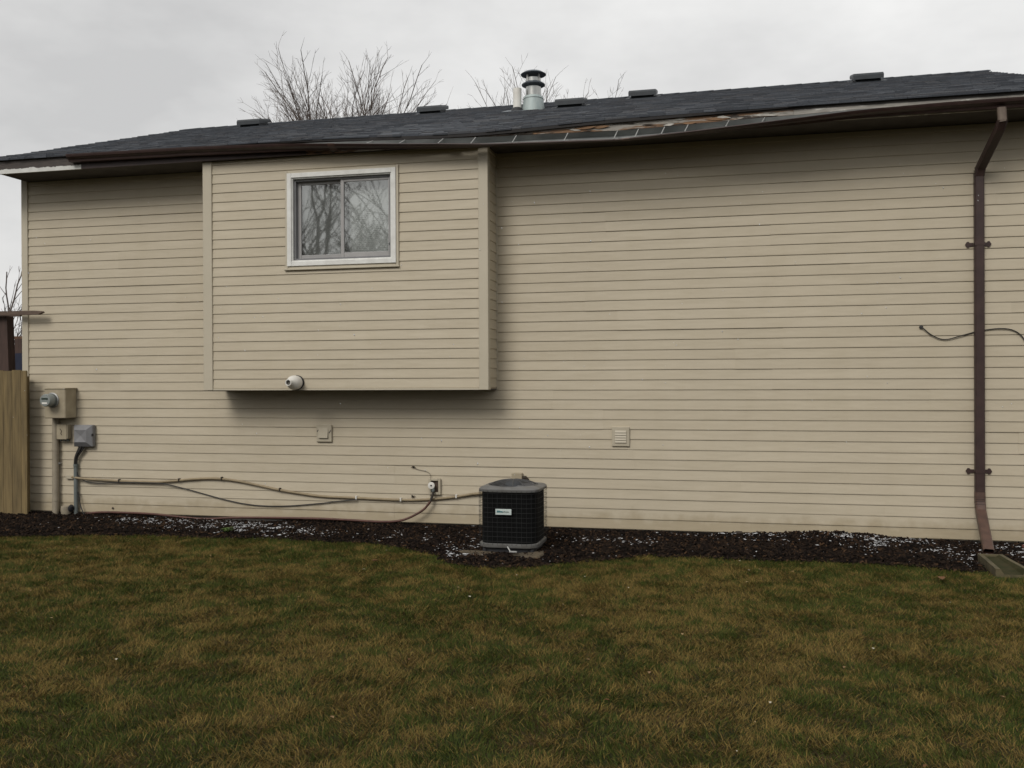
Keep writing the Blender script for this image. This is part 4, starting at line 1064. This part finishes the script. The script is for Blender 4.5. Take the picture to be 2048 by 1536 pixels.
MB().box(-12.4, -9.3, 2.96, 3.0, 1.0, 1.06).build('rail', M['deck_wood'], dk)
for k, x in enumerate(np.arange(-12.3, -9.3, .165)):
    w = .045 if k % 3 else .065
    MB().box(x - w, x + w, 2.94 - .03 * (k % 3 == 0), 2.94 + .012, .9, 2.274).build('baluster', M['deck_wood'] if k % 3 else M['brown_wood'], dk)
ch = thing('patio_chair', 'chair with rounded dark navy back seen over the fence', 'chair', (-9.25, 1.5, .9))
def bk(x0, x1, z0, z1, r):
    pts = [(x0, z0), (x1, z0)] + [(x1 - r + r * math.cos(R(a)), z1 - r + r * math.sin(R(a))) for a in range(0, 91, 15)] + [(x0 + r + r * math.cos(R(a)), z1 - r + r * math.sin(R(a))) for a in range(90, 181, 15)]
    return pts
MB().prism(bk(-9.53, -9.02, 1.36, 1.985, .14), 1.24, 1.29).build('backrest', M['navy'], ch)
MB().bbox(-9.53, -9.02, 1.29, 1.75, 1.31, 1.36, .01).build('seat', M['navy'], ch)
for x, y in ((-9.50, 1.27), (-9.05, 1.27), (-9.50, 1.72), (-9.05, 1.72)): MB().tube([(x, y, .90), (x, y, 1.32)], .014, 8).build('leg', M['rubber'], ch)

# ================================================================== TREES
def make_tree(name, label, base, height, spread, seed, trunk_h=1.9, trunk_r=.09, limbs=6, twig=.006, dens=1.0, group=None, lean=0.0, up=0.35, depth=3, fork=0):
    rt = random.Random(seed); crown = MB(); bx_, by_ = base
    t = thing(name, label, 'tree', (bx_, by_, 0), group)
    trunk = MB(); tp = [(bx_ + lean * z * .1 + rt.uniform(-.02, .02), by_ + rt.uniform(-.02, .02), z) for z in np.linspace(-.1, trunk_h, 7)]
    trunk.tube(tp, [trunk_r * (1.35 if i == 0 else 1.0 - .22 * i / 6) for i in range(7)], 9)
    trunk.build('trunk', M['bark'], t, True)
    top = Vector(tp[-1])
    def grow(p, d, length, r0, level):
        n = max(3, int(length / .28)); pts = [p.copy()]; rad = [r0]; cur = p.copy(); d = d.normalized()
        seg = length / n; r1 = max(twig * .55, r0 * (.30 if level else .35))
        bend = Vector((rt.uniform(-1, 1), rt.uniform(-1, 1), 0)) * .05
        for i in range(n):
            d = (d + bend + Vector((rt.gauss(0, .075), rt.gauss(0, .075), rt.gauss(0, .05) + up * .10))).normalized()
            cur = cur + d * seg; pts.append(cur.copy()); rad.append(r0 + (r1 - r0) * (i + 1) / n)
            if level < depth and i >= (1 if level else 0) and i < n:
                k = 1 if rt.random() < (.80 if level < 2 else .58) * dens else 0
                if level == 1 and rt.random() < .35 * dens: k += 1
                for _ in range(k):
                    ax = d.orthogonal().normalized(); ax.rotate(Matrix.Rotation(rt.uniform(0, 6.283), 3, d))
                    nd = d.copy(); nd.rotate(Matrix.Rotation(R(rt.uniform(16, 40)), 3, ax))
                    frac = 1 - i / n
                    ln = length * rt.uniform(.30, .52) * (.16 + .95 * frac)
                    if ln > .12: grow(cur, nd, ln, max(twig, rad[-1] * .62), level + 1)
        crown.tube(pts, rad, 6 if r0 > .03 else (4 if r0 > .012 else 3), False)
    for k in range(limbs):
        a = 2 * math.pi * (k + rt.uniform(-.25, .25)) / limbs
        inc = math.sqrt(rt.uniform(.02, 1.0)) * spread
        d = Vector((math.cos(a) * inc, math.sin(a) * inc, 1.0))
        start = top + Vector((0, 0, -rt.uniform(0, .5))); r0 = trunk_r * rt.uniform(.34, .52)
        if not fork:
            grow(start, d, (height - trunk_h) * rt.uniform(.84, 1.02) * (1 - .12 * inc), r0, 0); continue
        # a bare main limb that forks part-way up into several ascending branches
        fh = (height - trunk_h) * rt.uniform(.30, .48); pts = [start + d * fh * j / 5 + Vector((rt.uniform(-.03, .03), rt.uniform(-.03, .03), 0)) for j in range(6)]
        crown.tube(pts, [r0 * (1 - .07 * j) for j in range(6)], 6, False)
        for j in range(fork):
            b_ = a + rt.uniform(-1.3, 1.3); i2 = rt.uniform(.05, 1.0) * spread * .75
            d2 = Vector((math.cos(a) * inc * .55 + math.cos(b_) * i2, math.sin(a) * inc * .55 + math.sin(b_) * i2, 1.0))
            grow(pts[rt.choice((3, 4, 5))], d2, (height - start.z - fh * .85) * rt.uniform(.82, 1.0), r0 * rt.uniform(.42, .62), 0)
    crown.build('crown', M['bark'], t)
    return t
make_tree('bare_tree', 'broad bare tree with fanned branches rising behind left half of roof', (-9.62, 13.0), 9.6, .26, 4, 2.6, .085, 16, .0036, 1.5, up=.05, fork=6)
make_tree('bare_tree', 'bare tree directly behind the metal flue on the roof', (-5.10, 14.0), 9.45, .15, 15, 2.6, .08, 8, .0040, 1.3, up=.05, fork=4)
make_tree('bare_tree', 'low bare tree top right of the metal flue', (-3.75, 15.0), 9.25, .17, 27, 2.6, .07, 6, .0040, 1.2, up=.05, fork=4)
make_tree('bare_tree', 'sparse twigs of a bare tree left of the white roof pipe', (-6.75, 15.0), 8.85, .10, 33, 3.2, .06, 4, .0042, .8, up=.05, fork=3)
make_tree('bare_tree', 'faint twig tips above the right end of ridge', (5.62, 14.0), 8.85, .06, 41, 3.2, .05, 3, .005, .7, up=.05, fork=2)
make_tree('bare_tree', 'bare tree beyond the fence at far left edge', (-24.4, 18.0), 6.3, .50, 52, .9, .10, 9, .008, 1.0)
# trees across the yard behind the viewer: seen in the window glass
make_tree('yard_tree', 'large forked bare tree mirrored in the right window pane', (-17.6, -29.0), 15.0, .30, 61, 4.6, .26, 3, .014, .5, up=.1, fork=2)
make_tree('yard_tree', 'bare tree mirrored in the left window pane', (-20.6, -30.0), 14.0, .40, 66, 2.4, .13, 4, .013, .5, up=.1, fork=2)
make_tree('yard_tree', 'slim bare tree mirrored between both window panes', (-19.2, -33.0), 15.0, .32, 73, 2.6, .13, 3, .013, .5, up=.1, fork=2)
make_tree('yard_tree', 'distant bare tree mirrored at the right edge of window', (-15.2, -34.0), 14.0, .36, 79, 2.0, .14, 4, .013, .5, up=.1, fork=2)

# a bare wood along the far end of the yard, behind the viewer; it cuts off the low sky and shows in the window glass
wr = np.random.default_rng(90); wv = []; wf = []
def stick(p, q, r0, r1):
    o = len(wv); p = np.array(p); q = np.array(q); d = (q - p) / np.linalg.norm(q - p)
    u = np.cross(d, (0.3, 0.8, 0.5)); u /= np.linalg.norm(u); w = np.cross(d, u)
    for c, r_ in ((p, r0), (q, r1)):
        for k in range(3): wv.append(tuple(c + (u * math.cos(2.094 * k) + w * math.sin(2.094 * k)) * r_))
    for k in range(3): wf.append((o + k, o + (k + 1) % 3, o + 3 + (k + 1) % 3, o + 3 + k))
for tno in range(170):
    bx_, by_ = wr.uniform(-85, 60), wr.uniform(-52, -36); h = wr.uniform(7.5, 12.5)
    p = np.array((bx_, by_, -.1)); 
    for j in range(4):
        q = p + np.array((wr.normal(0, .12), wr.normal(0, .12), h * .22)); stick(p, q, .17 - .035 * j, .135 - .035 * j)
        for b_ in range(16 if j else 8):
            st = p + (q - p) * wr.random(); a = wr.uniform(0, 6.28); l = wr.uniform(1.4, 3.6) * (1 - .13 * j)
            e_ = st + np.array((math.cos(a) * l * .75, math.sin(a) * l * .75, l * wr.uniform(.35, 1.0))); stick(st, e_, .045, .018)
            for c_ in range(4):
                s2 = st + (e_ - st) * wr.uniform(.3, 1); a2 = wr.uniform(0, 6.28); l2 = wr.uniform(.5, 1.5)
                stick(s2, s2 + np.array((math.cos(a2) * l2 * .8, math.sin(a2) * l2 * .8, l2 * wr.uniform(.1, .9))), .020, .008)
        p = q
wme = bpy.data.meshes.new('far_wood'); wme.from_pydata(wv, [], wf); wme.materials.append(M['bark'])
wo = bpy.data.objects.new('far_wood', wme); COL.objects.link(wo); wo['kind'] = 'stuff'

# ================================================================== GROUND COVER
def stuff_mesh(name, verts, faces_flat, loop_n, cols, m):
    me = bpy.data.meshes.new(name)
    nv, nf = len(verts), len(faces_flat) // loop_n
    me.vertices.add(nv); me.vertices.foreach_set('co', np.ascontiguousarray(verts, dtype=np.float32).ravel())
    me.loops.add(nf * loop_n); me.loops.foreach_set('vertex_index', np.ascontiguousarray(faces_flat, dtype=np.int32))
    me.polygons.add(nf); me.polygons.foreach_set('loop_start', np.arange(0, nf * loop_n, loop_n, dtype=np.int32))
    me.polygons.foreach_set('loop_total', np.full(nf, loop_n, dtype=np.int32))
    if cols is not None:
        ca = me.color_attributes.new('tone', 'FLOAT_COLOR', 'POINT')
        ca.data.foreach_set('color', np.ascontiguousarray(np.concatenate([cols, np.ones((nv, 1))], 1), dtype=np.float32).ravel())
    me.materials.append(m); me.update(); me.validate()
    o = bpy.data.objects.new(name, me); COL.objects.link(o); o['kind'] = 'stuff'
    return o

# --- grass: bent blades, matted and straw-coloured in patches
def scatter_grass(count, x0, x1, y0, y1, seed):
    r = np.random.default_rng(seed)
    return r.uniform(x0, x1, count), r.uniform(y0, y1, count)
gx_, gy_ = scatter_grass(1300000, -9.2, 4.2, -6.6, -0.95, 1)
# keep what the yard view needs: a wedge that widens toward the house, plus a margin
half_l = -1.9 - (gy_ + 6.6) * 1.28 - 1.6; half_r = 1.3 + (gy_ + 6.6) * 0.28 + 0.9
keep = (gy_ < edge_y(gx_) + 0.045 * np.random.default_rng(2).normal(size=len(gx_))) & (gx_ > half_l) & (gx_ < half_r)
inside_sb = (gx_ > 2.05) & (gx_ < 2.38) & (gy_ > -1.5) & (gy_ < -.7)
gx_, gy_ = gx_[keep & ~inside_sb], gy_[keep & ~inside_sb]
N = len(gx_); rg = np.random.default_rng(3)
n1, n2, n3, n4 = VNoise(31), VNoise(32), VNoise(33), VNoise(34)
patch = fbm(n1, gx_, gy_ * 1.25, 5.6, 4); patch2 = fbm(n2, gx_, gy_, 1.1, 3); fine = fbm(n4, gx_, gy_, 13.0, 2)
near_edge = np.exp(-np.clip(edge_y(gx_) - gy_, 0, 9) / .35)
dry = np.clip((patch * .5 + patch2 * .3 + fine * .4 - .600 - .07 * near_edge) / .145 + .5, 0, 1)
is_dry = rg.random(N) < (.14 + .68 * dry)
ang = (fbm(n3, gx_, gy_, 2.2, 2) * 5.0 * math.pi) + rg.normal(0, 1.35, N)
leanv = np.where(is_dry, rg.uniform(.55, 1.25, N), rg.uniform(.15, 1.0, N))
length = np.where(is_dry, rg.uniform(.020, .052, N), rg.uniform(.018, .044, N)) * (.55 + 1.0 * fbm(n2, gx_ + 40, gy_, 7.0, 3))
wid = rg.uniform(.0008, .0017, N)
ca_, sa_ = np.cos(ang), np.sin(ang)
def at(t):
    th = leanv * (0.45 + 0.75 * t)
    h = length * t * np.cos(th * .8) * .85; o = length * t * np.sin(th)
    return gx_ + ca_ * o, gy_ + sa_ * o, np.maximum(h, .003 * t) - .002 * (1 - t)
fa = rg.uniform(0, 2 * math.pi, N); wx, wy = np.cos(fa) * wid, np.sin(fa) * wid
b0, b1, b2 = at(0.0), at(0.55), at(1.0)
V = np.empty((N, 5, 3), dtype=np.float32)
V[:, 0] = np.stack([b0[0] - wx, b0[1] - wy, b0[2]], 1); V[:, 1] = np.stack([b0[0] + wx, b0[1] + wy, b0[2]], 1)
V[:, 2] = np.stack([b1[0] - wx * .8, b1[1] - wy * .8, b1[2]], 1); V[:, 3] = np.stack([b1[0] + wx * .8, b1[1] + wy * .8, b1[2]], 1)
V[:, 4] = np.stack(b2, 1)
base = (np.arange(N) * 5)[:, None]
F = np.stack([base + np.array([[0, 1, 3]]), base + np.array([[0, 3, 2]]), base + np.array([[2, 3, 4]])], 1).reshape(-1)
green = np.array([.029, .046, .007]); green2 = np.array([.066, .078, .013]); straw = np.array([.212, .146, .041]); brown = np.array([.094, .064, .018])
m1 = rg.random((N, 1)); C_ = np.where(is_dry[:, None], straw * m1 + brown * (1 - m1), green * m1 + green2 * (1 - m1)) * rg.uniform(.65, 1.25, (N, 1))
C_ = np.repeat(C_[:, None, :], 5, 1).reshape(-1, 3)
stuff_mesh('grass', V.reshape(-1, 3), F, 3, C_, M['grass'])

# --- mulch chips
Nc = 46000; r = np.random.default_rng(8)
cx_ = r.uniform(-8.6, 3.4, Nc); cy_ = r.uniform(-2.1, -.015, Nc)
k = cy_ > edge_y(cx_) - np.abs(r.normal(0, .035, Nc))
k &= ~((cx_ > 2.06) & (cx_ < 2.38) & (cy_ < -.78))
k &= ~((np.abs(cx_ - acx) < HW - .05) & (np.abs(cy_ - acy) < HW - .05))
cx_, cy_ = cx_[k], cy_[k]; Nc = len(cx_)
L_ = r.uniform(.007, .026, Nc) + .016 * (r.random(Nc) < .06); W_ = r.uniform(.003, .009, Nc); H_ = r.uniform(.002, .006, Nc)
yaw = r.uniform(0, math.pi, Nc); tilt = r.normal(0, .38, Nc); cz_ = np.maximum(bed_z(cx_, cy_), .012) + r.uniform(0, .010, Nc)
box = np.array([(-1, -1, 0), (1, -.8, 0), (.9, 1, 0), (-1, .8, 0), (-.8, -.7, 1), (.8, -.6, 1), (.7, .7, 1), (-.8, .6, 1)])
lx = box[None, :, 0] * L_[:, None]; ly = box[None, :, 1] * W_[:, None]; lz = box[None, :, 2] * H_[:, None] * 2
lz2 = lz * np.cos(tilt)[:, None] + lx * np.sin(tilt)[:, None]; lx2 = lx * np.cos(tilt)[:, None] - lz * np.sin(tilt)[:, None]
V = np.stack([cx_[:, None] + lx2 * np.cos(yaw)[:, None] - ly * np.sin(yaw)[:, None], cy_[:, None] + lx2 * np.sin(yaw)[:, None] + ly * np.cos(yaw)[:, None], cz_[:, None] + lz2], -1)
V[..., 1] = np.minimum(V[..., 1], -.004 + .03 * (V[..., 2] < .05))
q = np.array([(4, 5, 6, 7), (0, 1, 5, 4), (1, 2, 6, 5), (2, 3, 7, 6), (3, 0, 4, 7)])
F = ((np.arange(Nc) * 8)[:, None, None] + q[None]).reshape(-1)
pal = np.array([(.016, .011, .0085), (.009, .007, .006), (.026, .017, .0115), (.007, .0055, .005), (.055, .032, .018)])
cc = pal[r.choice(5, Nc, p=[.33, .28, .2, .13, .06])] * r.uniform(.7, 1.3, (Nc, 1))
stuff_mesh('mulch_chips', V.reshape(-1, 3), F, 4, np.repeat(cc[:, None], 8, 1).reshape(-1, 3), M['chips'])

# --- patches of snow caught among the chips
Ns = 110000; r = np.random.default_rng(9)
sx = r.uniform(-7.3, 3.2, Ns); sy = r.uniform(-1.95, -.02, Ns); sn = VNoise(77); sn2 = VNoise(78)
def blob(cx, cy, rx, ry, w): return w * np.exp(-((sx - cx) / rx) ** 2 - ((sy - cy) / ry) ** 2)
dens = blob(-6.4, -.32, .55, .13, .5) + blob(-5.75, -.35, .45, .16, .7) + blob(-5.2, -.55, .42, .26, 1.0) + blob(-4.6, -.70, .5, .22, .85) + blob(-4.0, -.75, .4, .18, .5) + blob(-3.0, -.8, .35, .25, .2) \
    + blob(-2.45, -1.25, .22, .30, .5) + blob(-2.32, -1.60, .14, .12, .35) + blob(-2.3, -.7, .3, .2, .2) + blob(-1.2, -.6, .4, .2, .12) \
    + blob(.15, -.12, .35, .08, .5) + blob(.55, -.35, .25, .15, .35) + blob(1.1, -.14, .45, .10, .8) + blob(1.65, -.35, .40, .26, .9) + blob(2.0, -.6, .22, .3, 1.0) + blob(2.06, -1.02, .10, .10, .7) + blob(2.65, -.55, .3, .22, .9) + .006
lump = fbm(sn, sx, sy * 1.6, 8.0, 3); lump2 = fbm(sn2, sx, sy, 2.5, 2)
p = dens * np.clip((lump - .40) / .16, 0, 1) * np.clip((lump2 - .25) / .3, .15, 1)
k = (r.random(Ns) < p) & (sy > edge_y(sx) - .01) & ~((np.abs(sx - acx) < HW - .02) & (np.abs(sy - acy) < HW - .02)) & ~((sx > 2.05) & (sx < 2.39) & (sy < -.75))
sx, sy = sx[k], sy[k]; Ns = len(sx)
sz = bed_z(sx, sy) + r.uniform(.006, .016, Ns); ss = r.uniform(.0025, .0085, Ns) + .006 * (r.random(Ns) < .08); el = r.uniform(1, 3.4, Ns); yw = r.uniform(0, math.pi, Ns)
hexa = np.array([(math.cos(a), math.sin(a), 0) for a in np.arange(5) * 2 * math.pi / 5] + [(0, 0, .75), (0, 0, -.6)])
jit = r.uniform(.7, 1.3, (Ns, 7, 1))
P_ = hexa[None] * jit; lx = P_[..., 0] * (ss * el)[:, None]; ly = P_[..., 1] * ss[:, None]; lz = P_[..., 2] * ss[:, None] * .6
V = np.stack([sx[:, None] + lx * np.cos(yw)[:, None] - ly * np.sin(yw)[:, None], sy[:, None] + lx * np.sin(yw)[:, None] + ly * np.cos(yw)[:, None], sz[:, None] + lz], -1)
tri = np.array([(i, (i + 1) % 5, 5) for i in range(5)] + [((i + 1) % 5, i, 6) for i in range(5)])
F = ((np.arange(Ns) * 7)[:, None, None] + tri[None]).reshape(-1)
stuff_mesh('snow_dusting', V.reshape(-1, 3), F, 3, None, M['snow'])

# --- litter: small pale and brown scraps lying on the lawn and the mulch
Nl = 150; r = np.random.default_rng(14)
lx_ = r.uniform(-7.5, 2.6, Nl); ly_ = r.uniform(-5.6, -.2, Nl)
lz_ = np.where(ly_ > edge_y(lx_), bed_z(lx_, ly_) + .012, .026 + r.uniform(0, .012, Nl))
lt = np.array([(1, 0, 0), (.1, .55, .25), (-1, .1, .05), (-.1, -.5, .2)])
ls = r.uniform(.006, .020, Nl)[:, None]; la = r.uniform(0, 6.28, Nl)[:, None]
V = np.stack([lx_[:, None] + ls * (lt[None, :, 0] * np.cos(la) - lt[None, :, 1] * np.sin(la)), ly_[:, None] + ls * (lt[None, :, 0] * np.sin(la) + lt[None, :, 1] * np.cos(la)), lz_[:, None] + ls * lt[None, :, 2]], -1)
F = ((np.arange(Nl) * 4)[:, None] + np.array([[0, 1, 2, 3]])).reshape(-1)
lp = np.array([(.20, .13, .07), (.12, .06, .03), (.40, .36, .28), (.28, .2, .11)])[r.integers(0, 4, Nl)]
stuff_mesh('leaf_litter', V.reshape(-1, 3), F, 4, np.repeat(lp[:, None], 4, 1).reshape(-1, 3), M['chips'])

# --- snowflakes in the air: wet clumps, slightly drawn out
Nf = 230; r = np.random.default_rng(10)
d_ = r.uniform(3.0, 9.0, Nf); u_ = r.uniform(-.62, .62, Nf); v_ = r.uniform(-.10, .22, Nf) + .06 * u_
fwd, rt_, up_ = np.array(_f), np.array(_r), np.array(_u)
pos = np.array([0, -9.4774, 1.579])[None] + d_[:, None] * (fwd[None] + u_[:, None] * rt_[None] + v_[:, None] * up_[None])
ok = (pos[:, 1] < -.75); pos = pos[ok]; Nf = len(pos)
ax = np.stack([r.normal(.35, .25, Nf), r.normal(0, .2, Nf), -np.ones(Nf)], 1); ax /= np.linalg.norm(ax, axis=1)[:, None]
sd = np.cross(ax, np.array([[0, 1, 0]])); sd /= np.linalg.norm(sd, axis=1)[:, None]; td = np.cross(ax, sd)
w = r.uniform(.0012, .0025, Nf)[:, None]; l = w * r.uniform(1.5, 3.2, (Nf, 1))
V = np.stack([pos + ax * l, pos - ax * l, pos + sd * w, pos - sd * w, pos + td * w, pos - td * w], 1)
tri = np.array([(0, 2, 4), (0, 4, 3), (0, 3, 5), (0, 5, 2), (1, 4, 2), (1, 3, 4), (1, 5, 3), (1, 2, 5)])
F = ((np.arange(Nf) * 6)[:, None, None] + tri[None]).reshape(-1)
stuff_mesh('falling_snow', V.reshape(-1, 3), F, 3, None, M['snow'])

# --- single small things on the ground
wd = MB(); rq = random.Random(12); wxp, wyp = -4.98, -.93
for k in range(22):
    a = rq.uniform(0, 6.28); l = rq.uniform(.04, .09); hgt = rq.uniform(.03, .07); c, s = math.cos(a), math.sin(a)
    z0 = .03; mx_, my_ = wxp + c * l * .5, wyp + s * l * .5; tx, ty = wxp + c * l, wyp + s * l
    wd.add([(wxp, wyp, z0), (mx_ - s * .016, my_ + c * .016, z0 + hgt), (mx_ + s * .016, my_ - c * .016, z0 + hgt), (tx, ty, z0 + hgt * .9)], [(0, 2, 1), (1, 2, 3)])
tag(wd.build('weed_plant', M['weed']), 'small bright green weed growing at bed edge in snow patch', 'weed')
def leaf(x, y, s, label, seed):
    rq = random.Random(seed); b = MB(); a = rq.uniform(0, 6.28); z = .035
    pts = [(-1, 0, 0), (-.4, .5, .25), (.4, .45, .3), (1, 0, .1), (.4, -.5, .35), (-.4, -.45, .2)]
    vs = [(x + s * (p[0] * math.cos(a) - p[1] * math.sin(a)), y + s * (p[0] * math.sin(a) + p[1] * math.cos(a)), z + s * p[2] * .8) for p in pts] + [(x, y, z)]
    b.add(vs, [(i, (i + 1) % 6, 6) for i in range(6)]); return tag(b.build('dead_leaf', M['leaf']), label, 'leaf')
leaf(1.62, -1.75, .05, 'curled brown dead leaf on the grass left of the splash block', 3)
leaf(-2.95, -1.98, .035, 'brown dead leaf on the grass left of air conditioner bulge', 5)
def chunk(x, y, z, s, label, seed):
    rq = random.Random(seed); b = MB(); vs = []
    for ring_ in ((.7, 0), (1.0, .45), (.55, .95)):
        for k in range(7):
            a = 2 * math.pi * k / 7; rr_ = s * ring_[0] * rq.uniform(.8, 1.2); vs.append((x + math.cos(a) * rr_ * 1.5, y + math.sin(a) * rr_ * .8, z + s * ring_[1]))
    b.add(vs, [(i * 7 + k, i * 7 + (k + 1) % 7, i * 7 + 7 + (k + 1) % 7, i * 7 + 7 + k) for i in (0, 1) for k in range(7)] + [tuple(range(6, -1, -1)), tuple(14 + k for k in range(7))])
    return tag(b.build('bark_chunk', M['chips_dark'] if 'chips_dark' in M else M['vine']), label, 'bark')
chunk(.115, -.07, .05, .035, 'dark chunk of bark leaning on siding midway to the downspout', 2)
chunk(.20, -.065, .05, .026, 'smaller bark chunk beside the larger one against siding', 4)
print('objects', len(bpy.data.objects), 'grass blades', N, 'chips', Nc, 'snow', Ns)
